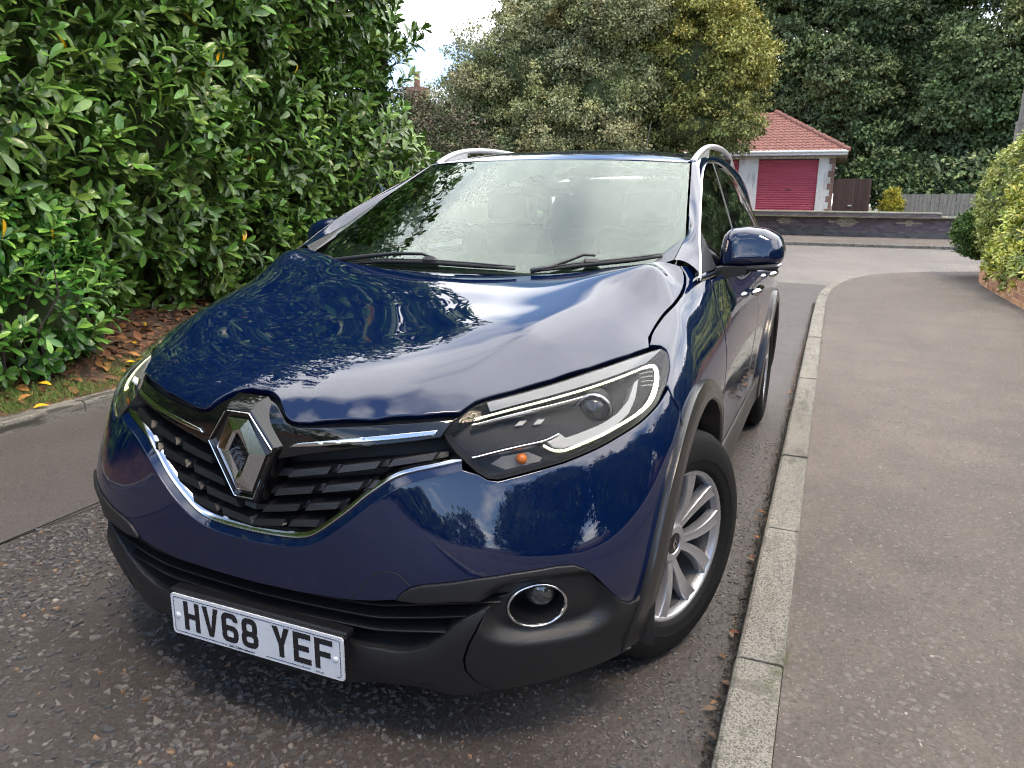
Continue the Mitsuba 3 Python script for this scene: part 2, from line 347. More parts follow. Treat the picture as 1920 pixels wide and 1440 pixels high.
P('tow_cover_line', tube(S(*smooth_line(HOOK, 30).T) + .0006 * normal_of(S, *smooth_line(HOOK, 30).T), .0011, 6), 'seal')

# upper grille: gloss bar, chrome strips, slats, dark sheet standing for the shade behind
_hf = np.array(HOOD_FRONT); _bl = smooth_line(BAR_LOW, 30)
_bar = np.vstack([_hf + [0, -.0075], [(.466, .848), (.456, .830)], _bl[::-1]])
P('grille_bar', patch(sym(_bar[:-1]), S, off=-.005, h=.010, edge=.003, thick=.02), 'gloss_black')
P('bonnet_seal', patch(sym(np.vstack([_hf + [0, .012], [(.50, .872), (.47, .84)], (_hf + [0, -.03])[::-1]])[:-1]), S, off=-.030, h=.012, flange=False), 'cavity_shade_and_lining')  # dark sheet added behind the bonnet gap to stand for its shade
both(patch(STRIP, S, off=.000, h=.008, edge=.0022, thick=.008), 'chrome_strip', 'chrome')
_back = sym([(0, .54), (.3, .60), (.5, .74), (.53, .80), (.47, .835), (0, .80)])
P('grille_back', patch(_back, S, off=-.075, h=.03, flange=False), 'cavity_shade_and_lining')
SEG = [[(.118,.714,.216,.741),(.243,.738,.329,.756),(.356,.760,.446,.779)], [(.078,.664,.175,.690),(.205,.688,.292,.709),(.316,.708,.372,.722)],
       [(.040,.617,.136,.640),(.160,.640,.238,.656),(.256,.656,.296,.666)], [(.004,.577,.091,.596),(.111,.592,.184,.604)]]
def mouth_u(z):
    """where the chrome edge limits the grille at the height z"""
    h = _co[::-1]; return float(np.interp(z, h[:, 1], h[:, 0])) - .027
def sp(u, z, o):
    u, z = np.array([u], float), np.array([z], float); return (S(u, z) + o * normal_of(S, u, z))[0]
for row in SEG:
    sl = (row[-1][3] - row[0][1]) / (row[-1][2] - row[0][0]); zz = lambda u: row[0][1] + sl * (u - row[0][0]) + .008
    for (u0, z0, u1, z1) in row:
        lim = mouth_u(zz(u1)); u1 = min(u1, lim)
        if u1 - u0 < .02: continue
        fr = [(u0 - .006, -.011, -.011), (u1 - .004, -.011, -.011), (u1 + .005, .004, -.016), (u0 + .006, .004, -.016)]
        bk_ = [(u0 - .018, -.014, -.046), (u1 + .004, -.014, -.046), (u1 + .016, .010, -.046), (u0 - .008, .010, -.046)]
        both(trimesh.convex.convex_hull(np.array([sp(u, zz(u) + dz, o) for u, dz, o in fr + bk_])), 'grille_slat', 'slat_plastic', smooth=False)
    u = np.linspace(0, min(row[-1][2] + .03, mouth_u(zz(row[-1][2])) + .010), 20); zc = zz(u)
    both(loft(np.array([S(u, zc + dz) + o * normal_of(S, u, zc + dz) for dz, o in ((.012, -.06), (.005, -.034), (-.010, -.027), (-.016, -.06))])[::-1]), 'grille_rib', 'slat_plastic', smooth=False)

# badge pod with its bright rim and the diamond
HEX = np.array([(.0335,.855),(.090,.777),(.0265,.652),(-.0265,.652),(-.090,.777),(-.0335,.855)])
def rounded(poly, r): return np.array(Polygon(poly).buffer(-r).buffer(r, quad_segs=4).exterior.coords)[:-1]
def plate_y(poly, y0, y1, hole=None, smooth=False):
    pg = Polygon(poly, [hole] if hole is not None else [])
    m = trimesh.creation.extrude_polygon(pg, abs(y1 - y0), engine='earcut')
    v = np.asarray(m.vertices); m = TM(np.c_[v[:, 0], max(y0, y1) - v[:, 2], v[:, 1]], m.faces)
    return m
_yb = .074
pod_out, pod_in = rounded(HEX * [1.10, 1] + [0, 0], .010), rounded(HEX, .008)
def ring_loft(levels):
    rows = []
    for poly, y in levels:
        q = resample(np.vstack([poly, poly[:1]]), .004, closed=False)
        t = np.linspace(0, 1, 121); s = np.r_[0, np.cumsum(np.linalg.norm(np.diff(q, axis=0), axis=1))]; s /= s[-1]
        rows.append(np.c_[np.interp(t, s, q[:, 0]), np.full(121, y), np.interp(t, s, q[:, 1])])
    return loft(rows)
def scaled(poly, k, cz=.76): return (np.asarray(poly) - [0, cz]) * k + [0, cz]
badge = 'badge'
bk = P('badge', ring_loft([(scaled(HEX, 1.35), _yb + .045), (scaled(HEX, 1.18), _yb + .012), (scaled(HEX, 1.07), _yb - .002), (scaled(HEX, 1.03), _yb - .004)])if False else ring_loft([(scaled(HEX, 1.03), _yb - .004), (scaled(HEX, 1.07), _yb - .002), (scaled(HEX, 1.18), _yb + .014), (scaled(HEX, 1.3), _yb + .05)]), 'gloss_black', smooth=30)
part(bk, 'rim', ring_loft([(scaled(HEX, .985), _yb + .006), (scaled(HEX, .992), _yb - .005), (scaled(HEX, 1.008), _yb - .0065), (scaled(HEX, 1.022), _yb - .004)]), 'chrome', 30)
part(bk, 'well', plate_y(scaled(HEX, .975), _yb + .006, _yb + .012), 'gloss_black', False)
DIA_O = np.array([(.0285,.840),(.0705,.762),(.0225,.668),(-.0225,.668),(-.0705,.762),(-.0285,.840)])
DIA_I = np.array([(.006,.806),(.0285,.762),(-.003,.712),(-.006,.712),(-.0285,.762),(.002,.806)])
DIA_M = [(.5 * (o + i)) for o, i in zip(DIA_O, DIA_I)]
def diamond():
    o, i = DIA_O, np.array([(.0045,.806),(.0275,.764),(.0025,.716),(-.0045,.716),(-.0275,.764),(-.0025,.806)])
    m = .18 * o + .82 * i; m[0] = o[0] * .45 + i[0] * .55; m[3] = o[3] * .45 + i[3] * .55
    L = [(o, _yb + .006), (o, _yb - .002), (m, _yb - .015), (i, _yb - .010), (i, _yb + .006)]
    rows = [np.c_[p[:, 0], np.full(6, y), p[:, 1]] for p, y in L]
    return loft(np.array(rows), wrap=True)
_dm = diamond(); _dm = TM(_dm.vertices, _dm.faces[:, ::-1])
part(bk, 'diamond', _dm, 'chrome', False)
for k in range(7):
    part(bk, 'louvre', box(.05, .004, .005, (0, _yb + .004, .722 + k * .0125), .001), 'slat_plastic', False)

# lower grille
P('lower_grille_back', patch(sym([(0, .27), (.45, .28), (.66, .44), (.64, .49), (0, .46)]), S, off=-.085, h=.03, flange=False), 'cavity_shade_and_lining')  # dark sheet standing for the shade behind the lower slats
for line in ([(0,.420),(.243,.424),(.345,.430),(.375,.436),(.523,.459),(.62,.462)], [(0,.386),(.239,.391),(.325,.393),(.36,.399),(.507,.421),(.545,.424)], [(0,.351),(.235,.356),(.315,.356),(.345,.360),(.459,.374),(.49,.376)]):
    ln = smooth_line(line, 40); full = np.vstack([ln[::-1] * [-1, 1], ln[1:]])
    sg = 1 if offset_line(full, .01)[20, 1] > full[20, 1] else -1
    P('lower_slat', ribbon(full, [(sg * a, o) for a, o in ((.010, -.075), (.004, -.018), (.001, -.0145), (-.003, -.0155), (-.008, -.022), (-.016, -.075))]), 'slat_plastic', smooth=40)

# dark cladding: centre lip, corner pieces
_lg = np.array(LOWG[2:])
lip_r = np.vstack([LIP[:5], np.array(CLAD_SEAM)[::-1][:-1] + [-.002, 0], [(.596, .456)], np.array(LOWG[1:])])
def lip_off(u, z):
    a = np.abs(u)
    top = np.interp(a, [p[0] for p in LOWG[::-1]], [p[1] for p in LOWG[::-1]])
    k = np.clip((top - z) / .05, 0, 1)                               # rolls in towards the mouth
    scoop = np.exp(-((a - .33) / .12) ** 4) * np.clip((.225 - z) / .02, 0, 1) * .018
    return -.012 * (1 - k) ** 2 + .004 - scoop
P('bumper_lip', patch(sym(lip_r), S, off=lip_off, h=.010, edge=.003, thick=.06), 'black_plastic')
_ab = arch(R_OUT, 8.0, -12, .908, n=10)
corner = np.vstack([TRIM_TOP[:-1], [(_ab[0, 0] - .004, _ab[0, 1])], _ab[1:], [( _ab[-1, 0] - .01, .247)], np.array(LIP[4:9])[::-1], np.array(CLAD_SEAM)[::-1][1:] + [.002, 0], np.array(UPPER_TRIM_LOW)[::-1][:-1]])
def corner_off(u, z):
    q = (np.abs((u - .735) / .155) ** 3 + np.abs((z - .440) / .078) ** 3) ** (1 / 3)
    k = np.clip((1.12 - q) / .28, 0, 1); k = k * k * (3 - 2 * k)
    return .006 - .034 * k
FOG = (.706, .439)
_fr = np.array([(FOG[0] + .070 * math.cos(a), FOG[1] + .058 * math.sin(a)) for a in np.linspace(0, 2 * np.pi, 40)[:-1]])
both(patch(corner, S, off=corner_off, h=.008, edge=.003, thick=.05, holes=[_fr]), 'bumper_corner', 'black_plastic')
def on_S(a, o):
    a = np.asarray(a, float); return S(a[:, 0], a[:, 1]) + o * normal_of(S, a[:, 0], a[:, 1])
def ell(k): return FOG + (np.vstack([_fr, _fr[:1]]) - FOG) * k
_fn = normal_of(S, np.array([FOG[0]]), np.array([FOG[1]]))[0]; _fc = S(*FOG)
fogs = both(loft([on_S(ell(k), o) for k, o in ((1.06, -.034), (1.05, -.022), (1.0, -.017), (.93, -.020), (.90, -.034))][::-1]), 'fog_lamp', 'chrome')
bowl = loft([on_S(ell(k), o) for k, o in ((.915, -.024), (.88, -.05), (.82, -.085), (.4, -.10), (.001, -.10))][::-1])
lens_c = _fc - .062 * _fn + np.array([.012, .008, .014])
lens = trimesh.creation.uv_sphere(.036, count=[24, 32]); lens.apply_scale([1, .8, 1]); lens.apply_translation(lens_c)
for s, fk in zip((1, -1), fogs):
    mm = (lambda m: m) if s == 1 else flipx
    part(fk, 'bowl', mm(bowl), 'slat_plastic', True)
    part(fk, 'lens', mm(lens), 'fog_lens', True)
scene['fog_lens'] = two({'type': 'plastic', 'diffuse_reflectance': rgb(.03, .032, .035), 'int_ior': 2.0})

# headlights
DRL = {'drl_thin': (.105, .110, .045), 'drl_broad': (.20, .205, .13), 'far_side': (.21, .215, .075)}
scene['lens_sheen_grey'] = two({'type': 'plastic', 'diffuse_reflectance': rgb(.09, .09, .088), 'int_ior': 1.9})  # glossy grey standing in for sky mirrored in the lens top
def lampset(s):
    mm = (lambda m: m) if s == 1 else flipx
    hk = part(car, 'headlight', mm(patch(LAMP, S, off=lambda u, z: -.052 + 0 * u, h=.012, edge=.004, thick=.0, flange=False)), 'lamp_grey', True)
    Lp = lambda n, m, b, sm=True, **k: part(hk, n, mm(m), b, sm, **k)
    lp = np.array(Polygon(LAMP).buffer(-.003).exterior.coords)[:-1]
    Lp('lens', patch(lp, S, off=.001, h=.010, edge=.004, thick=.006), 'clear_glass')
    ol = np.vstack([LAMP, LAMP[:1]]); ol = resample(ol, .008, False)
    Lp('seal', loft([on_S(o, d) for o, d in ((ol, -.006), (ol, -.05))]), 'under_black')
    inn = np.array(Polygon(LAMP).buffer(-.014).exterior.coords); inn = resample(inn, .006, False)
    t = np.linspace(0, 1, 241)
    def par(q):
        q = np.asarray(q); i0 = np.argmin(q[:, 0]); q = np.vstack([q[i0:-1], q[:i0 + 1]])
        if not Polygon(q).exterior.is_ccw: q = q[::-1]
        s_ = np.r_[0, np.cumsum(np.linalg.norm(np.diff(q, axis=0), axis=1))]; s_ /= s_[-1]
        return np.c_[np.interp(t, s_, q[:, 0]), np.interp(t, s_, q[:, 1])]
    Lp('bezel_wall', loft([on_S(par(ol), -.010), on_S(par(inn), -.030), on_S(par(np.array(Polygon(LAMP).buffer(-.018).exterior.coords)), -.052)][::-1]), 'lamp_grey')
    up = smooth_line([(.517,.859),(.601,.874),(.691,.886),(.792,.899),(.926,.914),(1.018,.920),(1.070,.919),(1.086,.910),(1.088,.898),(1.069,.874),(1.03,.850),(.975,.835),(.894,.819),(.827,.803),(.776,.792),(.738,.783),(.722,.783),(.705,.790),(.688,.799)], 90)
    wid = np.interp(np.linspace(0, 1, 90), [0, .45, .53, .62, .72, 1], [.0026, .0030, .0050, .0070, .0042, .0030])
    nrm = normal_of(S, up[:, 0], up[:, 1]); ctr = S(up[:, 0], up[:, 1]) - .020 * nrm
    for i0, i1, em in ((0, 44, 'drl_thin'), (43, 66, 'drl_broad'), (65, 90, 'drl_thin')):
        key = Lp('running_light', tube(ctr[i0:i1], wid[i0:i1], 10), 'drl', emitter={'type': 'area', 'radiance': rgb(*(DRL[em] if s == 1 else DRL['far_side']))})
    sheen_edge = smooth_line(LAMP[5:12], 40); tt_ = np.linspace(0, 1, 44); tl_ = np.linspace(0, 1, 40)
    tl_ = .06 + .94 * tl_; low = np.c_[np.interp(tl_, tt_, up[:44, 0]), np.interp(tl_, tt_, up[:44, 1])]
    Lp('eyelid', strip_between(sheen_edge + [0, -.004], -.006, low + [0, .005], -.014), 'lens_sheen_grey')  # added reflector strip, imitates the sky reflection along the lens top
    bz = [(.724,.822),(.742,.812),(.772,.817),(.842,.831),(.892,.846),(.929,.866),(.955,.898),(.975,.902),(.962,.867),(.935,.840),(.885,.820),(.827,.806),(.775,.794),(.735,.789),(.715,.793),(.696,.806)]
    Lp('bezel', patch(bz, S, off=-.022, h=.006, edge=.002, thick=.03), 'lamp_silver')
    lb = smooth_line([(.529,.780),(.591,.794),(.647,.803),(.692,.809),(.722,.820)], 20)
    Lp('lower_bar', ribbon(lb, [(-.0045, -.04), (-.004, -.020), (.004, -.020), (.0045, -.04)]), 'chrome')
    ub = smooth_line([(.512,.850),(.574,.862),(.661,.874),(.724,.881),(.80,.890)], 20)
    Lp('upper_bar', ribbon(ub, [(-.004, -.04), (-.003, -.026), (.003, -.026), (.004, -.04)]), 'chrome')
    pc = np.array([.821, .869]); n0 = normal_of(S, pc[:1], pc[1:])[0]; ax = np.array([.28, -.95, -.05]); ax /= np.linalg.norm(ax)
    c0 = S(*pc) - .050 * n0
    def turned(prof, n=40):
        m = revolve(prof, n); a = np.array(ax); b = np.cross([0, 0, 1.0], a); b /= np.linalg.norm(b); cc = np.cross(a, b)
        v = np.asarray(m.vertices); return TM(c0 + v[:, :1] * a + v[:, 1:2] * b + v[:, 2:] * cc, m.faces)
    Lp('projector', turned([(.048, -.04), (.048, .0), (.045, .006), (.0385, .004), (.036, -.01)]), 'lamp_grey')
    Lp('projector_lens', turned([(.0365, -.004), (.034, .008), (.027, .017), (.016, .0235), (.0005, .026)]), 'lens_dark')
    for rr_ in (.041, .0435):
        Lp('projector_ring', turned([(rr_ - .0012, .004), (rr_ - .0012, .012), (rr_, .013), (rr_ + .0012, .010), (rr_ + .0012, .002)]), 'chrome')
    ic = np.array([.645, .778]); ci = S(*ic) - .040 * normal_of(S, ic[:1], ic[1:])[0]
    bulb = trimesh.creation.uv_sphere(.013, count=[14, 18]); bulb.apply_translation(ci)
    Lp('indicator_bulb', bulb, 'amber')
    Lp('indicator_bowl', patch([(.575,.770),(.60,.788),(.66,.797),(.70,.780),(.69,.762),(.62,.752)], S, off=-.050 , h=.01, edge=.004, thick=.0), 'lamp_facet', 25)
    for uu in (.616, .660):
        Lp('facet', patch([(uu, .850), (uu + .010, .860), (uu + .028, .860), (uu + .020, .851)], S, off=-.045, h=.01, edge=.001, thick=.004), 'lamp_silver', 20)
    for k in range(4):
        q = smooth_line([(.985 + .004 * k, .912 - .008 * k), (1.03, .912 - .0085 * k), (1.066 - .001 * k, .910 - .009 * k)], 8)
        Lp('light_guide', tube(on_S(q, -.026), .0014, 6), 'lamp_silver')
    return hk
scene['drl'] = plain((.8, .8, .7), .3)
scene['lens_dark'] = two({'type': 'plastic', 'diffuse_reflectance': rgb(.008, .009, .012), 'int_ior': 1.55})
scene['lamp_facet'] = two({'type': 'bumpmap', 'arbitrary': proc(lambda p, n, uv: dr.abs(dr.sin(p.x * 520)) * dr.abs(dr.sin(p.z * 520)), eps=5e-4), 'scale': .004, 'bsdf': {'type': 'principled', 'base_color': rgb(.5, .48, .45), 'metallic': .8, 'roughness': .2}})
lampset(1); lampset(-1)

# wing behind the lamp, wheel arch trims, doors, sills
def flank_y(y, z): return np.c_[U_at(np.atleast_1d(y), np.atleast_1d(z)), np.atleast_1d(z)]
_af = arch(R_OUT, 62, 172, .908, n=40)
door_front = lambda z: 1.40 + .0 * np.asarray(z)
_dz = np.linspace(.42, 1.075, 14)
_hs = smooth_line(HOOD_SIDE, 30)
fender = np.vstack([np.array([(1.122, .866), (1.150, .8385), (1.194, .807)]), _af[:-3], flank_y(np.full(12, 1.396), np.linspace(.44, 1.098, 12)), flank_y([1.335], [1.124]), _hs[::-1][1:-1] + np.array([.0035, -.0045]), [(1.028, .952)], np.array(LAMP[11:16])[0:5] + [.004, .002]])
both(patch(fender, S, h=.014, edge=.0025, thick=.012), 'wing', 'car_paint')
def arch_trim(cy, lo):
    L0, L1 = arch(R_OUT + .004, lo, 188, cy, n=60), arch(R_IN, lo, 188, cy, n=60)
    rows = []
    for t, o in ((0, -.004), (.0, .010), (.06, .016), (.5, .020), (.62, .0175), (.92, .018), (1.0, .012), (1.0, -.05)):
        q = L0 * (1 - t) + L1 * t; rows.append(on_S(q, o))
    return loft(np.array(rows)[::-1])
for cy, lo in ((.908, -9), (3.554, -8)):
    m = arch_trim(cy, lo); both(m, 'arch_trim', 'arch_plastic', smooth=35)
scene['arch_plastic'] = plain((.020, .019, .019), .25, specular=.6)
ar = arch(R_OUT, 8, 118, 3.554, n=40)
def door(y0, y1, rear=False):
    zz = np.linspace(.415, 1.072, 12)
    a = flank_y(np.full(12, y0), zz); b = flank_y(np.full(12, y1), zz)
    top = flank_y(np.linspace(y0, y1, 12)[1:-1], np.full(10, 1.074))
    if not rear: return np.vstack([a, top, b[::-1]])
    return np.vstack([a, top, b[::-1][:7], arch(R_OUT, 5, 42, 3.554, n=16)[::-1]])
dk = both(patch(door(1.404, 2.46), S, h=.02, edge=.0025, thick=.012), 'front_door', 'car_paint')
rk = both(patch(door(2.466, 3.42, True), S, h=.02, edge=.0025, thick=.012), 'rear_door', 'car_paint')
clad = np.vstack([flank_y(np.linspace(1.33, 3.12, 16), np.full(16, .262)), flank_y(np.linspace(3.10, 1.41, 16), np.linspace(.405, .408, 16)), flank_y([1.375], [.40])])
both(patch(clad, S, off=.008, h=.02, edge=.006, thick=.02), 'sill_trim', 'arch_plastic')
rq = np.vstack([arch(R_OUT, 48, 172, 3.554, n=30), [(4.75, .42)], [(4.85, .70)], [(4.85, .95)], flank_y([3.9, 3.43], [1.06, 1.074]), flank_y([3.426], [.85])])
both(patch(rq, S, h=.025, edge=.0025, thick=.012), 'rear_wing', 'car_paint')
tail = np.array([(4.86, .42), (5.79, .42), (5.79, 1.1), (4.86, 1.08)])
both(patch(tail, S, h=.04, edge=.003, thick=.012), 'tailgate', 'car_paint')
tl = np.array([(4.76, .22), (5.79, .22), (5.79, .415), (4.76, .415)])
both(patch(tl, S, h=.05, edge=.003, thick=.012), 'rear_bumper', 'black_plastic')
for s, (a, b) in zip((1, -1), zip(dk, rk)):
    mm = (lambda m: m) if s == 1 else flipx
    for k, y in ((a, 2.30), (b, 3.24)):
        z = .945; hy = np.linspace(y - .11, y + .11, 14); q = flank_y(hy, np.full(14, z))
        o = .010 + .022 * np.clip(1 - np.abs(np.linspace(-1, 1, 14)) ** 6, 0, 1)
        pts = S(q[:, 0], q[:, 1]) + o[:, None] * normal_of(S, q[:, 0], q[:, 1])
        part(k, 'handle', mm(tube(pts, np.r_[.007, np.full(12, .016), .007], 10)), 'chrome', True)

# windscreen, roof, pillars
XS = lambda z: .767 - .384 * (z - 1.085)
YC = lambda z: 1.10 + (z - 1.085) * 2.125 + .08 * (z - 1.085) ** 2
def WIND(x, z):
    x, z = np.asarray(x, float), np.asarray(z, float); s = x / XS(z)
    return np.stack([x, YC(z) + .145 * s * s + .02 * s ** 4 - .012 * 1, z + 0 * x], -1)
zt = 1.496
def wedge(z): return XS(z)
_zz = np.linspace(1.092, zt - .012, 14)
top_edge = [(x, zt - .013 * (x / .6) ** 2) for x in np.linspace(.585, 0, 12)]
ws = np.vstack([[(0, 1.092)], [(x, 1.092) for x in (.2, .4, .6)], np.c_[XS(_zz) - .004, _zz], top_edge])
P('windscreen', patch(sym(ws[:-1])[1:], WIND, h=.03, edge=.0, thick=.004, flange=False), 'screen_glass')
inn = [(0, 1.150), (.30, 1.152), (.52, 1.158), (.62, 1.170), (.668, 1.20), (.670, 1.235), (.600, 1.42), (.575, 1.448), (.53, 1.462), (.40, 1.470), (.20, 1.474)]
cam_mount = [(.20, 1.474), (.17, 1.46), (.11, 1.435), (.02, 1.432), (-.02, 1.408), (-.06, 1.396), (-.14, 1.396), (-.142, 1.412), (-.205, 1.398), (-.165, 1.434), (-.19, 1.44), (-.20, 1.47)]
hole = np.vstack([smooth_line(inn, 60), cam_mount[1:-1], (smooth_line(inn, 60) * [-1, 1])[::-1]])
P('screen_border', patch(sym(ws[:-1])[1:], WIND, off=-.006, h=.02, edge=0, flange=False, holes=[hole[:-1]]), 'frit_black')
RZ = CubicSpline([1.9, 2.0, 2.3, 2.6, 3.0, 3.5, 4.0, 4.2], [1.470, 1.499, 1.552, 1.575, 1.584, 1.568, 1.520, 1.47])
def ROOF(x, y):
    x, y = np.asarray(x, float), np.asarray(y, float)
    return np.stack([x, y, RZ(y) - .035 * (np.abs(x) / .6) ** 2.4], -1)
_fx = np.linspace(0, .60, 12); _fy = np.array([YC(zt - .013 * (x / .6) ** 2) + .145 * (x / XS(zt)) ** 2 for x in _fx]) + .004
rf = np.vstack([np.c_[_fx, _fy], [(.605, 2.4), (.60, 3.0), (.585, 3.6), (.56, 4.05)], [(0, 4.2)]])
P('roof', patch(sym(rf[:-1]), ROOF, h=.03, edge=.004, thick=.01), 'car_paint')
SGX = CubicSpline([1.0, 1.3, 1.5, 1.9, 2.5, 3.1, 3.6, 4.0], [.80, .83, .842, .856, .862, .857, .835, .795])
def SIDE(y, z):
    y, z = np.asarray(y, float), np.asarray(z, float)
    return np.stack([SGX(y) - .47 * (z - 1.06) - .10 * (z - 1.06) ** 2, y + 0 * z, z + 0 * y], -1)
DLO_A = [(1.245, 1.080), (1.286, 1.095), (1.403, 1.169), (1.541, 1.237), (1.838, 1.354), (2.122, 1.447), (2.328, 1.490), (2.577, 1.515), (2.80, 1.520), (3.05, 1.508), (3.30, 1.470), (3.5, 1.40), (3.68, 1.29), (3.74, 1.17)]
dlo = smooth_line(DLO_A, 60)
both(ribbon(dlo, [(-.004, -.004), (-.003, .006), (.003, .006), (.006, -.004)], SIDE), 'window_chrome', 'chrome')
_belt = np.c_[np.linspace(1.24, 3.74, 20), np.interp(np.linspace(1.24, 3.74, 20), [1.24, 3.2, 3.74], [1.084, 1.110, 1.168])]
both(ribbon(_belt, [(-.008, -.004), (-.006, .006), (.006, .006), (.008, -.004)], SIDE), 'belt_chrome', 'chrome')
def glass(y0a, y0b, y1a, y1b):
    """a pane between two leaning pillars; (lower y, upper y) of each"""
    g = Polygon(np.vstack([offset_line(dlo, .02), offset_line(_belt, 0)[::-1]])).buffer(0)
    q = Polygon([(y0a, 1.0), (y1a, 1.0), (y1b, 1.6), (y0b, 1.6)])
    r = g.intersection(q); r = max(getattr(r, 'geoms', [r]), key=lambda a: a.area)
    return np.array(r.exterior.coords)[:-1]
sg = 1 if offset_line(dlo, .02)[20, 1] < dlo[20, 1] else -1
if sg < 0: _ol = offset_line; offset_line = lambda p, d: _ol(p, -d) if np.asarray(p).shape == dlo.shape else _ol(p, d)
for nm, a in (('front_window', (1.55, 1.55, 2.17, 2.66)), ('rear_window', (2.30, 2.79, 3.25, 3.30)), ('quarter_window', (3.29, 3.34, 3.9, 3.9))):
    both(patch(glass(*a), SIDE, off=-.006, h=.04, flange=False), nm, 'dark_glass')
pill = lambda a, b, c, d: np.array([(a, 1.09), (b, 1.09), (d, 1.515), (c, 1.515)])
both(patch(pill(2.14, 2.31, 2.65, 2.80), SIDE, off=-.003, h=.05, edge=.002), 'door_pillar', 'gloss_black')
both(patch([(1.27, 1.10), (1.40, 1.10), (1.56, 1.10), (1.56, 1.236), (1.53, 1.222), (1.40, 1.156)], SIDE, off=-.001, h=.03, edge=.002), 'mirror_sail', 'black_plastic')
# A pillar and cant rail: from the screen edge over the shoulder to the window line
zs = np.linspace(1.10, 1.484, 24)
edge_in = np.c_[XS(zs) + .003, YC(zs) + .158, zs]
yr = np.linspace(2.16, 4.0, 16)[1:]
edge_in = np.vstack([[(.726, 1.286, 1.142)], edge_in[edge_in[:, 2] > 1.212], np.c_[np.interp(yr, [2.1, 3, 4], [.612, .612, .575]), yr, RZ(yr) - .033]])
dl2 = np.vstack([[(1.25, 1.082)], DLO_A[1:-1], [(4.0, 1.25)]]); dl2 = smooth_line(dl2, 80)
edge_out = SIDE(dl2[:, 0] - .002, dl2[:, 1] + .003)
tt = np.linspace(0, 1, 70)
def by_len(p):
    s_ = np.r_[0, np.cumsum(np.linalg.norm(np.diff(p, axis=0), axis=1))]
    return s_
def at_y(p, ys):
    o = np.argsort(p[:, 1]); return np.c_[np.interp(ys, p[o, 1], p[o, 0]), ys, np.interp(ys, p[o, 1], p[o, 2])]
ys = np.r_[np.linspace(1.288, 2.2, 40), np.linspace(2.25, 3.95, 30)]
ei, eo = at_y(edge_in, ys), at_y(edge_out, ys)
# match each point of the screen edge with the window line a little in front of it
rows = []
bul = np.stack([.45 * eo[:, 0] + .55 * ei[:, 0] + .006, ys, np.maximum(ei[:, 2], eo[:, 2]) + .004], -1)
for t in np.linspace(0, 1, 9):
    rows.append((1 - t) ** 2 * ei + 2 * t * (1 - t) * bul + t * t * eo)
both(loft(np.array(rows)[::-1]), 'roof_pillar', 'car_paint')
# roof rails
ry = np.linspace(2.17, 3.75, 40); rt = np.linspace(0, 1, 40)
rh = .060 * np.minimum(1, (np.sin(np.pi * rt) / .42)) ** .8 if False else .052 * np.clip(1 - np.abs(2 * rt - 1) ** 4, 0, 1)
rx = np.interp(ry, [2.1, 2.5, 3, 3.8], [.612, .618, .615, .585])
rzb = RZ(ry) - .038
rail = tube(np.c_[rx, ry, rzb + rh - .006], .0135, 10)
both(rail, 'roof_rail', 'rail_alloy')
for e in (0, 1):
    k = slice(0, 9) if e == 0 else slice(31, 40)
    web = loft([np.c_[rx[k] + dx, ry[k], z] for dx, z in ((.010, rzb[k] - .006), (.010, rzb[k] + rh[k] - .006), (-.010, rzb[k] + rh[k] - .006), (-.010, rzb[k] - .006))])
    both(web, 'rail_foot', 'rail_alloy', smooth=40)
P('aerial', tube([(-.01, 3.86, 1.535), (-.005, 3.90, 1.62), (.0, 4.02, 1.84)], [.008, .0045, .0035], 8), 'seal')

# mirrors
def mirror():
    prof = [(0, .0), (.10, .020), (.16, .055), (.19, .085), (.19, .115)]
    out = [(.815, 1.095), (.814, 1.150), (.820, 1.205), (.845, 1.232), (.905, 1.240), (.968, 1.233), (1.018, 1.208), (1.037, 1.166), (1.034, 1.126), (1.022, 1.109), (.93, 1.098)]
    o = resample(rounded(out, .012), .006)
    for _ in range(5): o = .25 * np.roll(o, 1, 0) + .5 * o + .25 * np.roll(o, -1, 0)
    o = (o - o.mean(0)) * [1.012, 1.03] + o.mean(0)
    cc = np.array([.925, 1.163]); rows = []
    for k, y in [(k_, 1.725 - .088 * (1 - k_ ** 5) ** .5) for k_ in np.r_[np.linspace(.02, .8, 10), np.linspace(.84, .999, 14)]] + [(1.0, 1.765)]:
        q = cc + (o - cc) * k; rows.append(np.c_[q[:, 0], y + .06 * (q[:, 0] - .82) + .16 * (q[:, 1] - 1.16) , q[:, 1]])
    return loft(np.array(rows), wrap=True), np.c_[o[:, 0], 1.765 + .06 * (o[:, 0] - .82) + .16 * (o[:, 1] - 1.16), o[:, 1]]
mmesh, rimv = mirror()
if mmesh.face_normals[len(mmesh.faces) // 8][1] > 0: mmesh = TM(mmesh.vertices, mmesh.faces[:, ::-1])
mk = both(mmesh, 'door_mirror', 'car_paint')
lowp = Polygon([(.846, 1.112), (.93, 1.104), (1.03, 1.120), (1.046, 1.142), (1.04, 1.105), (1.00, 1.088), (.93, 1.080), (.855, 1.086)])
foot = box(.20, .11, .022, (.925, 1.695, 1.095), .008); foot.apply_transform(trimesh.transformations.rotation_matrix(-.09, [0, 1, 0], [.925, 1.695, 1.095]))
arm = loft([np.array([(x, y0, z0), (x, y1, z0), (x, y1, z1), (x, y0, z1), (x, y0, z0)]) for x, y0, y1, z0, z1 in ((.79, 1.54, 1.68, 1.040, 1.100), (.83, 1.57, 1.70, 1.056, 1.102), (.88, 1.61, 1.74, 1.068, 1.104), (.92, 1.63, 1.74, 1.074, 1.100))])
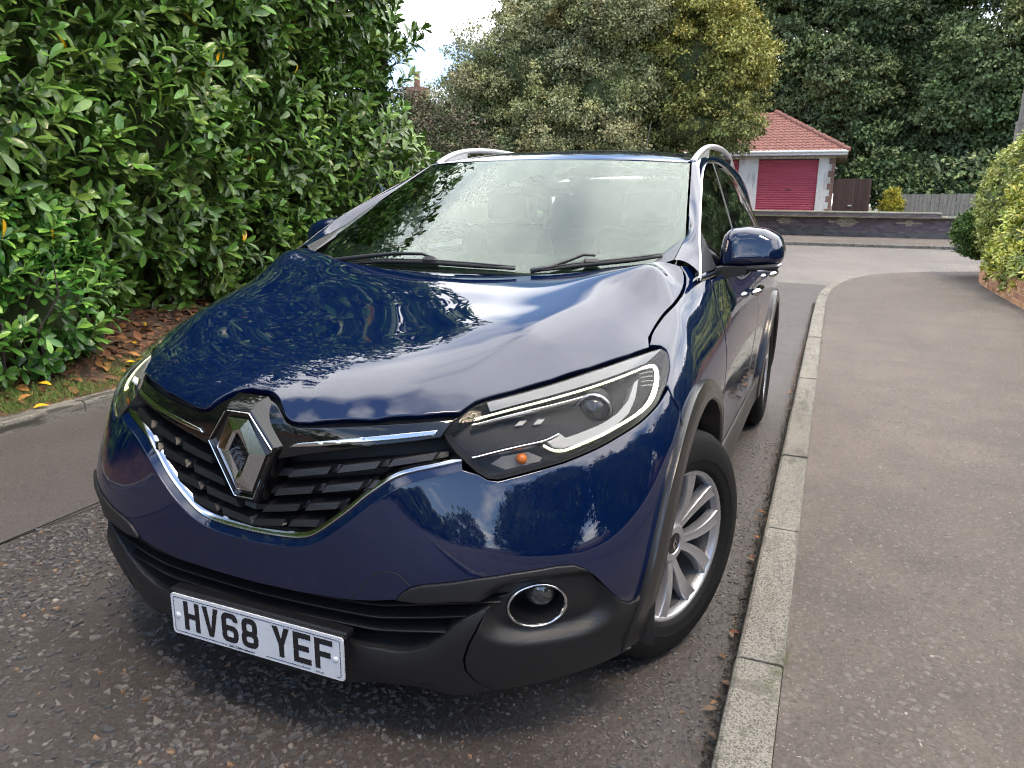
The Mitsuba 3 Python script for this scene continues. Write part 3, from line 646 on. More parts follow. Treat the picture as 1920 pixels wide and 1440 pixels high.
for s, k in zip((1, -1), mk):
    mm = (lambda m: m) if s == 1 else flipx
    part(k, 'base', mm(foot), 'black_plastic', 30)
    part(k, 'arm', mm(arm), 'black_plastic', False)
    part(k, 'back_cover', mm(trimesh.convex.convex_hull(np.vstack([rimv, rimv + [0, .012, 0]]))), 'slat_plastic', 20)
    ind = smooth_line([(.955, 1.088), (.995, 1.096), (1.030, 1.112)], 12)
    part(k, 'indicator', mm(tube(np.c_[ind[:, 0], np.interp(ind[:, 0], [.94, 1.01, 1.03], [1.640, 1.655, 1.69]), ind[:, 1]], .005, 8)), 'rail_alloy', True)

# cowl, side triangles, wipers
cow = np.vstack([[(x, y + .01) for x, y in HOOD_REAR[::-1]]])
P('cowl', loft([np.array([(s * x, y - .012, HOOD(np.array([x]), np.array([y]))[0, 2] - .022) for s, x, y in [(-1, *p) for p in HOOD_REAR] + [(1, *p) for p in HOOD_REAR[::-1][1:]]]),
                np.array([(s * x, y + .13 , 1.100 + .02 * (x / .7) ** 2) for s, x, y in [(-1, *p) for p in HOOD_REAR] + [(1, *p) for p in HOOD_REAR[::-1][1:]]])]), 'slat_plastic', 40)
tri = [np.array(p) for p in ((.722, 1.285, 1.140), (.715, 1.50, 1.206), (.755, 1.49, 1.203), (.80, 1.34, 1.118))]
tri2 = [np.array(p) for p in ((.655, 1.215, 1.116), (.694, 1.515, 1.201), (.716, 1.520, 1.209), (.724, 1.284, 1.143))]
both(TM(tri2, [(0, 3, 2), (0, 2, 1)]), 'screen_corner_trim', 'arch_plastic', smooth=False)
def wiper(pts, blade, block, turn):
    pts, blade = np.array(pts), np.array(blade)
    w = P('wiper', tube(pts, [.009, .008, .0065, .0055, .005], 8), 'wiper_black')
    n = len(blade)
    part(w, 'blade', tube(blade, np.r_[.003, np.full(n - 2, .0075), .004], 8), 'seal', True)
    part(w, 'blade_spoiler', tube(blade + [0, .003, .008], np.r_[.002, np.full(n - 2, .0042), .002], 6), 'wiper_black', True)
    m = box(.058, .026, .024, (0, 0, 0), .009); m.apply_transform(trimesh.transformations.rotation_matrix(turn, [0, 0, 1])); m.apply_translation(block)
    part(w, 'clip', m, 'wiper_black', False)
scene['wiper_black'] = plain((.016, .017, .020), .4)
up_ = np.array([0, -.010, .022])
wiper([(-.53, 1.145, 1.098), (-.36, 1.150, 1.122), (-.24, 1.160, 1.136), (-.13, 1.155, 1.138), (-.085, 1.145, 1.128)], [(-.43, 1.134, 1.093), (-.28, 1.130, 1.107), (-.10, 1.122, 1.112), (.07, 1.116, 1.109), (.235, 1.122, 1.104)], (-.085, 1.126, 1.120), 0)
wiper([(.29, 1.120, 1.100), (.345, 1.142, 1.112), (.40, 1.195, 1.136), (.435, 1.232, 1.152), (.472, 1.244, 1.150)], [(.33, 1.128, 1.103), (.42, 1.172, 1.117), (.505, 1.214, 1.127), (.598, 1.268, 1.138), (.677, 1.325, 1.150)], (.470, 1.206, 1.130), .45)

# number plate
PY, PZ = .066, .297
plate = P('number_plate', plate_y(rounded([(-.26, PZ - .0555), (.26, PZ - .0555), (.26, PZ + .0555), (-.26, PZ + .0555)], .008), PY, PY + .004), 'plate_white', False, label='white number plate reading HV68 YEF')
part(plate, 'holder', box(.53, .034, .020, (0, PY + .022, PZ + .057), .004), 'slat_plastic', False)
part(plate, 'backing', box(.51, .03, .10, (0, PY + .02, PZ), .004), 'slat_plastic', False)
def glyph(ch):
    W, Hh, k = .050, .079, .014
    B = lambda x0, z0, x1, z1: shapely.box(x0, z0, x1, z1)
    L = lambda pts, w=k: LineString(pts).buffer(w / 2, cap_style=2, join_style=2)
    m = k / 2
    if ch == 'H': g = shapely.union_all([B(0, 0, k, Hh), B(W - k, 0, W, Hh), B(0, Hh / 2 - m, W, Hh / 2 + m)])
    elif ch == 'E': g = shapely.union_all([B(0, 0, k, Hh), B(0, 0, W, k), B(0, Hh - k, W, Hh), B(0, Hh / 2 - m, W * .88, Hh / 2 + m)])
    elif ch == 'F': g = shapely.union_all([B(0, 0, k, Hh), B(0, Hh - k, W, Hh), B(0, Hh / 2 - m, W * .88, Hh / 2 + m)])
    elif ch == 'V': g = Polygon([(0, Hh), (k * 1.02, Hh), (W / 2, .020), (W - k * 1.02, Hh), (W, Hh), (W / 2 + k * .52, 0), (W / 2 - k * .52, 0)])
    elif ch == 'Y': g = shapely.union_all([Polygon([(0, Hh), (k * 1.1, Hh), (W / 2, Hh * .60), (W - k * 1.1, Hh), (W, Hh), (W / 2 + m, Hh * .40), (W / 2 - m, Hh * .40)]), B(W / 2 - m, 0, W / 2 + m, Hh * .47)])
    else:
        def ringbox(x0, z0, x1, z1, r=.017):
            o = shapely.box(x0, z0, x1, z1); o = o.buffer(-r).buffer(r, quad_segs=6)
            i = shapely.box(x0 + k, z0 + k, x1 - k, z1 - k); i = i.buffer(-.006).buffer(.006, quad_segs=5)
            return o.difference(i)
        if ch == '8': g = shapely.union_all([ringbox(0, 0, W, Hh * .56), ringbox(.002, Hh * .56 - k, W - .002, Hh)])
        if ch == '6':
            big = ringbox(0, 0, W, Hh)
            g = shapely.union_all([ringbox(0, 0, W, Hh * .58), big.intersection(shapely.box(0, Hh * .3, k + .002, Hh)), big.intersection(shapely.box(0, Hh - .026, W, Hh)).difference(shapely.box(W - k - .002, 0, W, Hh - .0215))])
    return g
x = -.2185
for ch in 'HV68 YEF':
    if ch == ' ': x += .033; continue
    g = shapely.affinity.translate(glyph(ch), x, PZ - .0395 + .002)
    part(plate, 'character', join([plate_y(np.array(q.exterior.coords)[:-1], PY - .0012, PY - .0002, np.array(q.interiors[0].coords)[:-1] if len(q.interiors) else None) if len(q.interiors) < 2 else
        (lambda mm: TM(np.c_[np.asarray(mm.vertices)[:, 0], PY - .0002 - np.asarray(mm.vertices)[:, 2], np.asarray(mm.vertices)[:, 1]], mm.faces))(trimesh.creation.extrude_polygon(q, .001, engine='earcut')) for q in getattr(g, 'geoms', [g])]), 'plate_ink', False)
    x += .050 + .011
fr = Polygon([(-.252, PZ - .048), (.252, PZ - .048), (.252, PZ + .048), (-.252, PZ + .048)]).buffer(-.007).buffer(.007)
fr = fr.difference(fr.buffer(-.0013)).difference(shapely.box(-.085, PZ - .052, .035, PZ - .044)).difference(shapely.box(.165, PZ - .052, .24, PZ - .044))
mm = trimesh.util.concatenate([trimesh.creation.extrude_polygon(q, .0008, engine='earcut') for q in getattr(fr, 'geoms', [fr])])
part(plate, 'border_line', TM(np.c_[mm.vertices[:, 0], PY - .0002 - mm.vertices[:, 2], mm.vertices[:, 1]], mm.faces), 'plate_line', False)
def lettering(text, h, x, z, mat, par, name='lettering'):
    m = meshkit.text_mesh(text, h, .0008); v = np.asarray(m.vertices)
    part(par, name, TM(np.c_[v[:, 0] + x, PY - .0003 - v[:, 2], v[:, 1] + z], m.faces), mat, False)
lettering('LMC CARS', .0062, -.080, PZ - .0505, 'plate_line', plate)
lettering('Belfast Ltd.', .0048, -.034, PZ - .0505, 'plate_line', plate)
lettering('BS AU 145e', .003, .180, PZ - .0492, 'plate_line', plate)
for sx in (-1, 1):
    b = trimesh.creation.uv_sphere(.0075, count=[12, 16]); b.apply_scale([1, .6, 1]); b.apply_translation((sx * .2385, PY - .001, PZ - .002))
    part(plate, 'screw_cap', b, 'plate_white', True)

# wheels
scene['barrel_dark'] = plain((.06, .06, .062), .5, metallic=.4)
def wheel_parts(cx, cy, steer, side):
    """built facing +x round the origin, then turned and set down"""
    Rm = trimesh.transformations.rotation_matrix(-steer, [0, 0, 1]) if side > 0 else trimesh.transformations.rotation_matrix(-steer, [0, 0, 1]) @ np.diag([-1, 1, 1, 1])
    Rm = trimesh.transformations.translation_matrix((side * cx, cy, .345)) @ Rm
    def put(m):
        v = trimesh.transformations.transform_points(np.asarray(m.vertices), Rm); f = np.asarray(m.faces)
        return TM(v, f if side > 0 else f[:, ::-1])
    k = part(car, 'wheel', put(WH['barrel']), 'barrel_dark', 30)
    part(k, 'tyre', put(WH['tyre']), 'rubber', True)
    part(k, 'rim_lip', put(WH['lip']), 'satin_alloy', True)
    for sp in WH['spokes']: part(k, 'spoke', put(sp), 'satin_alloy', 35)
    part(k, 'hub', put(WH['hub']), 'satin_alloy', 35)
    part(k, 'centre_cap', put(WH['cap']), 'gloss_black', 30)
    part(k, 'cap_badge', put(WH['capb']), 'chrome', False)
    part(k, 'brake_disc', put(WH['disc']), 'brake_steel', 30)
    for v in WH['bolts']: part(k, 'bolt', put(v), 'brake_steel', 30)
WH = {}
ty = [(.218, .075), (.228, .096), (.238, .1035), (.2395, .1050), (.250, .1075), (.262, .1105), (.2635, .1122), (.266, .1124), (.2675, .1115), (.285, .1125), (.315, .104), (.333, .092), (.3425, .078), (.345, .055)]
groove = []
for gx in (.055, .045, .028, .018, -.018, -.028, -.045, -.055): groove.append(gx)
ty += [(.345, .048), (.338, .046), (.338, .038), (.345, .036), (.345, .016), (.338, .014), (.338, .006), (.345, .004), (.345, -.016), (.338, -.018), (.338, -.026), (.345, -.028), (.345, -.055), (.3425, -.078), (.333, -.092), (.285, -.112), (.228, -.096), (.215, -.08)]
WH['tyre'] = revolve(ty[::-1], 96)
WH['barrel'] = revolve([(.222, .080), (.212, .070), (.200, .030), (.195, -.08), (.215, -.09)], 72)
WH['lip'] = revolve([(.2295, .078), (.2305, .090), (.227, .095), (.221, .094), (.214, .086), (.211, .070)][::-1], 96)
WH['disc'] = revolve([(.06, -.02), (.145, -.02), (.145, -.035), (.06, -.035)], 48)
def spoke(a, b):
    """one arm from the hub at angle a to the rim at angle b"""
    n = 10; t = np.linspace(0, 1, n); r = .045 + (.219 - .045) * t
    ang = a + (b - a) * t ** 1.3; w = np.interp(t, [0, .3, 1], [.0145, .0145, .027])
    x = np.interp(t, [0, .15, .5, 1], [.060, .066, .076, .090]) + .004 * np.sin(t * np.pi)
    rows = []
    for dw, dx in ((-1, -.03), (-1, -.006), (-.82, 0), (-.12, -.0035), (.82, 0), (1, -.006), (1, -.03)):
        y = r * np.cos(ang) - dw * w * np.sin(ang); z = r * np.sin(ang) + dw * w * np.cos(ang)
        rows.append(np.c_[x + dx, y, z])
    return loft(np.array(rows)[::-1])
WH['spokes'] = []
for k in range(5):
    c0 = np.radians(57 + 72 * k)
    WH['spokes'] += [spoke(c0 + .16, c0 + .385), spoke(c0 - .16, c0 - .385)]
WH['hub'] = revolve([(.064, .030), (.062, .062), (.052, .070), (.034, .071), (.031, .066)][::-1], 48)
WH['cap'] = revolve([(.031, .064), (.029, .069), (.0005, .071)][::-1], 32)
cb = ring = np.array([(.018, 0), (0, .011), (-.018, 0), (0, -.011)])
_o, _i = cb, cb * .5
WH['capb'] = TM(np.vstack([np.c_[np.full(4, .0718), _o[:, 1], _o[:, 0]], np.c_[np.full(4, .0735), _i[:, 1], _i[:, 0]]]), [(i, (i + 1) % 4, 4 + (i + 1) % 4) for i in range(4)] + [(i, 4 + (i + 1) % 4, 4 + i) for i in range(4)])
WH['bolts'] = []
for k in range(5):
    a = np.radians(57 + 36 + 72 * k); b = trimesh.creation.cylinder(.009, .012, sections=6); b.apply_transform(trimesh.transformations.rotation_matrix(np.pi / 2, [0, 1, 0])); b.apply_translation((.060, .047 * np.cos(a), .047 * np.sin(a))); WH['bolts'].append(b)
STEER = .366
hubx = .80
wheel_parts(.787, .908, STEER, 1); wheel_parts(.787, .908, STEER, -1)
wheel_parts(.795, 3.554, 0, 1); wheel_parts(.795, 3.554, 0, -1)

# underside, wheel wells, bulkhead and cabin
for s in (1, -1):
    for cy in ARCH_Y:
        a = np.radians(np.linspace(-12, 192, 30)); y, z = cy - .44 * np.cos(a), .345 + .44 * np.sin(a)
        m = loft([np.c_[np.full(30, x), y, z] for x in (s * .885, s * .56)] + [np.c_[np.full(30, s * .56), cy + 0 * y, .345 + 0 * z]])
        P('wheel_well', m, 'under_black', 30)
P('underbody', box(1.10, 4.0, .06, (0, 2.25, .235), .01), 'under_black', False)
P('under_tray', loft([np.array([(x, yy, zz) for x in np.linspace(-.42, .42, 7) * k_]) for yy, zz, k_ in ((.23, .185, 1.0), (.55, .20, 1.3), (.9, .22, 1.4))]), 'under_black', 30)
P('engine_bay', box(1.05, .75, .52, (0, .82, .56), .02), 'cavity_shade_and_lining', False)
P('bulkhead', box(1.40, .04, .55, (0, 1.30, .78)), 'cavity_shade_and_lining', False)
P('dashboard', loft([np.array([(x, y, z - .05 * (x / .7) ** 2) for x in np.linspace(-.70, .70, 15)]) for y, z in ((1.20, 1.055), (1.42, 1.09), (1.62, 1.10), (1.72, 1.07), (1.76, .95), (1.70, .70))]), 'interior_dark', 40)
P('cabin_floor', box(1.5, 2.3, .03, (0, 2.6, .42)), 'cavity_shade_and_lining', False)
P('cabin_back', plate_y([(-.72, .45), (.72, .45), (.735, 1.05), (.60, 1.40), (.50, 1.475), (-.50, 1.475), (-.60, 1.40), (-.735, 1.05)], 3.90, 3.93), 'interior_dark', False)
P('headlining', patch(np.array([(-.58, 2.15), (.58, 2.15), (.56, 3.9), (-.56, 3.9)]), ROOF, off=-.035, h=.08, flange=False), 'interior_pale')
w = np.linspace(0, 2 * np.pi, 49)
tilt = np.radians(25); swc = np.array([-.36, 1.83, 1.055])
cirp = swc + .185 * (np.cos(w)[:, None] * np.array([1, 0, 0]) + np.sin(w)[:, None] * np.array([0, math.sin(tilt), math.cos(tilt)]))
sw = P('steering_wheel', tube(cirp, .016, 10, caps=False), 'interior_dark')
part(sw, 'boss', box(.15, .05, .13, swc - [0, .015, 0], .02), 'interior_dark', False)
part(sw, 'spoke', box(.34, .02, .03, swc, .006), 'interior_dark', False)
for sx in (-1, 1):
    st = P('front_seat', box(.50, .14, .66, (sx * .36, 2.44, .88), .06), 'interior_cloth', 40)
    part(st, 'headrest', box(.27, .09, .19, (sx * .36, 2.52, 1.30), .035), 'interior_cloth', 40)
    part(st, 'cushion', box(.50, .50, .14, (sx * .36, 2.15, .60), .04), 'interior_cloth', 40)
P('rear_seat', box(1.25, .16, .60, (0, 3.30, .86), .06), 'interior_cloth', 40)
P('rear_view_mirror', box(.24, .03, .065, (0, 2.06, 1.375), .015), 'slat_plastic', False)
P('sensor_housing', box(.11, .10, .04, (-.07, 1.99, 1.42), .015), 'slat_plastic', False)
# ---------------------------------------------------------------- ground materials
def stony(base, dark, pale, stain, rough, spec):
    def col(p, n, uv):
        x, y = p.x, p.y
        f1, f2, w = voronoi(x * 42, y * 42)
        g = noise(x * 160, y * 160)
        big = fbm(x * .7, y * .7, 2.0, 4)
        med = fbm(x * 5, y * 5, 7.0, 3)
        c = mix(base, stain, smoothstep(.35, .75, big))
        c = c * (.78 + .44 * g) * (.80 + .4 * med)
        st = smoothstep(.62, .70, w) * smoothstep(.42, .30, f1)
        c = mix(c, mix(pale, dark, cell_rand(dr.floor(x * 42 + w * 99), dr.floor(y * 37 + w * 57), 4)), st * .75)
        f3, f4, w2 = voronoi(x * 130 + 5, y * 130)
        return mix(c, mi.Color3f(pale) * 1.5, smoothstep(.955, .965, w2) * smoothstep(.35, .25, f3) * .8)
    def bump(p, n, uv):
        return .9 * noise(p.x * 75, p.y * 75) + .5 * noise(p.x * 150, p.y * 150) + .3 * noise(p.x * 330, p.y * 330)
    return two({'type': 'bumpmap', 'arbitrary': proc(bump, eps=1.2e-3), 'scale': .0026, 'bsdf': {'type': 'principled', 'base_color': proc(col), 'roughness': rough, 'specular': spec}})
scene['asphalt'] = stony((0.05016, 0.04198, 0.03827), (0.02601, 0.02452, 0.02452), (0.08172, 0.0743, 0.06873), (0.0613, 0.05201, 0.04756), .56, .5)
scene['asphalt_smooth'] = two({'type': 'bumpmap', 'arbitrary': proc(lambda p, n, uv: noise(p.x * 90, p.y * 90) + .6 * noise(p.x * 260, p.y * 260), eps=1.5e-3), 'scale': .0024,
    'bsdf': {'type': 'principled', 'roughness': .75, 'base_color': proc(lambda p, n, uv: mix((.055,.047,.043),(.074,.064,.059), fbm(p.x * 2.2, p.y * 1.1, 3.0, 4)) * (.78 + .44 * noise(p.x * 140, p.y * 140)))}})
scene['cross_asphalt_sheen'] = stony((.112, .098, .088), (.075, .07, .065), (.17, .155, .14), (.135, .118, .105), .6, .5)  # paler mix: the far road's grazing sheen is put into its colour
scene['footway_asphalt'] = stony((.088, .073, .062), (.055, .049, .044), (.15, .135, .12), (.110, .090, .077), .66, .3)
def kerb_col(p, n, uv):
    g = noise(p.x * 230, p.y * 230, p.z * 230); h = noise(p.x * 420, p.y * 420, p.z * 420)
    c = mix((.075, .069, .057), (.235, .220, .188), smoothstep(.28, .68, g * .5 + h * .5))
    c = c * (.72 + .5 * fbm(p.x * 9, p.y * 3, p.z * 9, 4))
    spot = smoothstep(.74, .82, noise(p.x * 22 + 3, p.y * 9.5, 5.0))
    c = mix(c, (.070, .064, .052), spot * .5)
    grime = smoothstep(.50, .66, fbm(p.x * 30, p.y * 5, p.z * 30, 3)) * smoothstep(.098, .07, p.z)
    c = mix(c, (.028, .026, .018), grime * .85)
    return mix(c, (.050, .058, .018), smoothstep(.64, .80, fbm(p.x * 17, p.y * 9, p.z * 17, 3)) * .5)
scene['kerb_concrete'] = two({'type': 'bumpmap', 'arbitrary': proc(lambda p, n, uv: noise(p.x * 240, p.y * 240, p.z * 240) + .5 * noise(p.x * 600, p.y * 600, p.z * 600), eps=8e-4), 'scale': .0012, 'bsdf': {'type': 'principled', 'base_color': proc(kerb_col), 'roughness': .85}})
scene['moss'] = plain((.10, .14, .02), .95)
def soil_col(p, n, uv):
    f1, f2, w = voronoi(p.x * 26, p.y * 26)
    c = mix((0.0375, 0.024, 0.015), (0.0975, 0.05625, 0.03), fbm(p.x * 9, p.y * 9, 1.0, 4))
    return mix(c, mix((.22, .10, .045), (.12, .06, .03), w), smoothstep(.45, .3, f1) * smoothstep(.35, .5, w))
scene['leaf_litter_soil'] = two({'type': 'bumpmap', 'arbitrary': proc(lambda p, n, uv: fbm(p.x * 28, p.y * 28, 2.0, 4), eps=3e-3), 'scale': .03, 'bsdf': {'type': 'principled', 'base_color': proc(soil_col), 'roughness': .95}})
scene['lawn'] = two({'type': 'principled', 'base_color': proc(lambda p, n, uv: mix((.04, .07, .015), (.09, .12, .03), fbm(p.x * 3, p.y * 3, 1.0, 4))), 'roughness': .95})

# ---------------------------------------------------------------- ground sheets
def sheet(poly, z, cell=None):
    pg = Polygon(poly); v, f = trimesh.creation.triangulate_polygon(pg, engine='earcut')
    v = np.asarray(v); f = np.asarray(f); m = TM(np.c_[v, np.full(len(v), z)], f)
    if m.face_normals[:, 2].mean() < 0: m = TM(m.vertices, m.faces[:, ::-1])
    return m
KX, KW, KH = 1.062, .125, .105                      # the near kerb: road edge, width, height
def corner_line(x0, off, sgn=1):
    """the kerb line: straight along the car, then round the corner into the cross road"""
    pts = [(x0 + off, -14.0), (x0 + off, 10.0)]
    c = [(1.22, 10.6), (1.37, 12.0), (1.60, 13.1), (1.98, 14.1), (2.6, 15.0), (3.5, 15.65), (5.0, 16.2), (8.0, 16.7), (14, 17.2), (40, 18.5)]
    c = [(a - 1.187 + x0, b) for a, b in c]
    ln = smooth_line(np.array([(x0, -14), (x0, 4), (x0, 9.2)] + c), 400)
    return offset_line(ln, off)
k0 = corner_line(KX + .0, 0.0); k1 = offset_line(k0, KW) if offset_line(k0, .1)[5, 0] > k0[5, 0] else offset_line(k0, -KW)
structure('road', sheet([(-90, -60), (90, -60), (90, 120), (-90, 120)], 0.0), 'asphalt')
structure('road_patch', sheet([(-3.06, -9), (-1.69, -9), (-1.672, .6), (-1.655, 1.4), (-1.66, 5), (-1.70, 10), (-3.06, 10)], .004), 'asphalt_smooth')
structure('cross_road', sheet(np.vstack([np.c_[np.linspace(-40, -4.5, 10), np.linspace(18.2, 14.6, 10)], [(-1.5, 13.2), (1.2, 12.6)], k0[(k0[:, 1] > 12.9) & (k0[:, 0] < 40)][:, :] + [0, -.0], [(40, 26.02), (-40, 26.02)]]), .003), 'cross_asphalt_sheen')
structure('footway', sheet(np.vstack([k1, [(60, 18.0), (60, -14)]]), KH - .004), 'footway_asphalt')
def kerb_run(key, inner, outer, h, step, s0=0.0, gap=.006, n_parts=60, mat='kerb_concrete'):
    """separate kerb stones along a line; inner = the road side"""
    s = np.r_[0, np.cumsum(np.linalg.norm(np.diff(inner, axis=0), axis=1))]
    at = lambda ln, q: np.c_[np.interp(q, s, ln[:, 0]), np.interp(q, s, ln[:, 1])]
    rng = np.random.default_rng(5)
    root = structure(key, loft([np.c_[at(a, s[::4]), np.full(len(s[::4]), z)] for a, z in ((inner * .98 + outer * .02, h - .03), (inner * .02 + outer * .98, h - .03))][::-1]), mat)
    q = s0; k = 0
    while q < s[-1] - .1 and k < n_parts:
        a, b = q + gap / 2, min(q + step - gap / 2, s[-1])
        w = np.linspace(a, b, 7); I, O = at(inner, w), at(outer, w); d = (O - I) / np.linalg.norm(O - I, axis=1, keepdims=True)
        dz = rng.uniform(-.003, .003); dx = rng.uniform(-.002, .002)
        rows = []
        for t, z in ((0, -.02), (.0, h - .016), (.03, h - .006), (.11, h), (.97, h), (1, h - .004), (1, -.02)):
            e = .0035 if z > h - .01 else 0
            ww = w.copy(); ww[0] += e; ww[-1] -= e
            I2, O2 = at(inner, ww), at(outer, ww)
            rows.append(np.c_[I2 * (1 - t) + O2 * t + d * dx, np.full(7, z + dz * (z > 0))])
        rows = np.array(rows)
        m = loft(rows)
        n = len(rows); v = np.asarray(m.vertices); f = list(m.faces)
        for e, sg in ((0, 1), (6, -1)):
            ids = [r * 7 + e for r in range(n)]
            for r in range(1, n - 1): f.append((ids[0], ids[r + 1], ids[r])[::sg])
        m = TM(v, f); m.fix_normals()
        part(root, 'stone', m, mat, False)
        q += step; k += 1
    return root
kerb_run('kerb', k0, k1, KH, .94, s0=14 + .735 - 16 * .94 + .94 * .0 + 0.02, n_parts=46)
# far side of the cross road: kerb, pavement
fk0 = np.c_[np.linspace(-40, 45, 200), 26.0 + .00 * np.linspace(-40, 45, 200)]; fk1 = fk0 + [0, .14]
structure('far_footway', sheet([(-40, 26.1), (45, 26.1), (45, 33.6), (-40, 33.6)], .096), 'footway_asphalt')
kerb_run('far_kerb', fk0, fk1, .11, 2.2, n_parts=40, gap=.02)
# near side, left of the car: low kerb, verge
lk = smooth_line(np.array([(-3.03, -14), (-3.03, 4), (-3.05, 8), (-3.2, 11), (-3.9, 13.4), (-5.4, 15.2), (-8, 16.2), (-14, 16.8), (-40, 18)]), 400)
lk1 = offset_line(lk, .12) if offset_line(lk, .1)[5, 0] < lk[5, 0] else offset_line(lk, -.12)
kerb_run('left_kerb', lk, lk1, .075, .94, n_parts=34)
gx, gy = np.meshgrid(np.linspace(0, 1, 60), np.linspace(-14, 11, 180))
vx = -3.14 - gx * 5.0; vz = .066 + .10 * np.clip(gx * 5 / .5, 0, 1) + .22 * np.clip((gx * 5 - .3) / 1.2, 0, 1) + .05 * (meshkit.fbm(np.stack([vx * 3, gy * 3, 0 * gx], -1), 3) - .5) * np.clip(gx * 40, 0, 1)
structure('verge', TM(np.stack([vx, gy, vz], -1).reshape(-1, 3), grid_faces(180, 60)[:, ::-1]), 'leaf_litter_soil', True)
structure('left_garden', sheet([(-8, -14), (-8, 11), (-3.3, 11.2), (-4.0, 13.4), (-5.5, 15.2), (-8, 16.2), (-40, 18), (-40, -14)], .07), 'lawn')

# ---------------------------------------------------------------- far brick wall
scene['masonry'] = two({'type': 'principled', 'base_color': PIECE_COLOUR, 'roughness': .85})
TONE = {}
_trng = np.random.default_rng(17)
def toned(c0, c1): return (np.array(c0), np.array(c1))
def tone_of(name, n=None):
    a, b = TONE[name]; t = _trng.uniform(0, 1, (1 if n is None else n, 1)); return (a + (b - a) * t) * _trng.uniform(.86, 1.14, t.shape)
def masonry(parent, name, mesh, tone, smooth=False, kind=None, per=None):
    """one piece (or many joined, per = vertices of each) in a tone of its own"""
    n = len(mesh.vertices); c = np.repeat(tone_of(tone), n, 0) if per is None else np.repeat(tone_of(tone, n // per), per, 0)
    key = fresh(f'{parent}__{name}'); scene[key] = mikit.ply(mesh, 'masonry', smooth=True if smooth else False, uv=tint_uv(c))
    if kind: labels[key] = {'kind': kind}
    return key
def brick_mat(c0, c1, rough=.85, bump=.004):
    return two({'type': 'bumpmap', 'arbitrary': proc(lambda p, n, uv: fbm(p.x * 40, p.y * 40, p.z * 40, 3), eps=2e-3), 'scale': bump,
        'bsdf': {'type': 'principled', 'roughness': rough, 'base_color': proc(lambda p, n, uv: mix(c0, c1, fbm(p.x * 11 + 3, p.y * 11, p.z * 14, 3)) * (.75 + .5 * noise(p.x * 90, p.y * 90, p.z * 90)))}})
TONE['brick_purple'] = toned((0.1215, 0.08303, 0.0891), (0.1823, 0.1266, 0.1316))
TONE['brick_purple_pale'] = toned((0.162, 0.1215, 0.1215), (0.2228, 0.167, 0.167))
TONE['brick_purple_mossy'] = toned((0.1114, 0.09619, 0.07594), (0.1924, 0.167, 0.1467))
TONE['brick_buff'] = toned((0.3217, 0.2633, 0.1901), (0.4388, 0.3656, 0.2633))
scene['mortar_grey'] = plain((.14, .12, .115), .9)
TONE['coping_stone'] = toned((0.315, 0.2812, 0.225), (0.405, 0.3712, 0.3038))
WY = lambda x: 32.9 - .10 * x                    # its front face
wdir = np.array([1, -.10]) / math.hypot(1, .10); wn = np.array([-wdir[1], wdir[0]])
wall = thing('boundary_wall', 'long low purple brick wall with buff brick diamonds across the side road', 'wall')
wx0, wx1, wstep = -12.0, 16.0, 4.93
def wbox(x0, x1, z0, z1, proud, depth, bevel=0):
    a, b = np.array([x0, WY(x0)]), np.array([x1, WY(x1)])
    L = np.linalg.norm(b - a); c = (a + b) / 2 + wn * (depth / 2 - proud)
    m = box(L, depth, z1 - z0, (0, 0, 0), bevel); m.apply_transform(trimesh.transformations.rotation_matrix(math.atan2(wdir[1], wdir[0]), [0, 0, 1])); m.apply_translation((c[0], c[1], (z0 + z1) / 2)); return m
WT = 1.085
part(wall, 'core', join([wbox(wx0, wstep, .0, WT - .06, -.004, .20), wbox(wstep, wx1, .0, WT - .21, -.004, .20)]), 'mortar_grey', False)
for x0, x1 in [(a, a + 1.2) for a in np.arange(-4.87 - 7.2, 4.9, 1.2)]:
    masonry(wall, 'coping', wbox(x0 + .004, min(x1, wstep) - .004, WT - .06, WT, .03, .28, .008), 'coping_stone')
for x0 in np.arange(4.93, 14, 1.2):
    masonry(wall, 'coping', wbox(x0 + .004, x0 + 1.196, WT - .21, WT - .15, .03, .28, .008), 'coping_stone')
diamonds = [(-.80, 7, 2), (1.55, 7, 3), (3.87, 7, 2), (-3.2, 7, 3)]
rng = np.random.default_rng(11)
near, far_b = [], []
BP, BL = .075, .225
nx = int((wx1 - wx0) / BL)
for r in range(13):
    for i in range(nx):
        x0 = wx0 + i * BL + (r % 2) * BL / 2; xc = x0 + BL / 2
        if xc > wstep and r > 10: continue
        if xc > wstep - .1 and xc < wstep + .1 and r > 10: continue
        mat = 'brick_purple' if rng.random() < .75 else 'brick_purple_pale'
        if r < 3 and rng.random() < .75: mat = 'brick_purple_mossy'
        for dx, dr_, dh in diamonds:
            k = dh - abs(r - dr_)
            if k > 0 and abs(xc - dx) < k * BL * .75 + .02: mat = 'brick_buff'
        j = rng.uniform(-.003, .003)
        item = (abs(xc - 1.6), x0, r, j, mat)
        (near if -2.2 < xc < 6.2 else far_b).append(item)
near.sort()
bricks = [(x0, r, j, mat) for _, x0, r, j, mat in near]
mk_brick = lambda x0, r, j: wbox(x0 + .005, x0 + BL - .005, r * BP + .106, r * BP + .106 + BP - .010, .002 + j, .06)
for x0, r, j, mat in bricks[:300]: masonry(wall, 'brick', mk_brick(x0, r, j), mat)
for mname in ('brick_purple', 'brick_purple_pale', 'brick_purple_mossy', 'brick_buff'):
    rest = [mk_brick(x0, r, j) for x0, r, j, m_ in bricks[300:] if m_ == mname] + [mk_brick(x0, r, j) for _, x0, r, j, m_ in far_b if m_ == mname]
    if rest: masonry(wall, 'brickwork', join(rest), mname, kind='stuff', per=8)

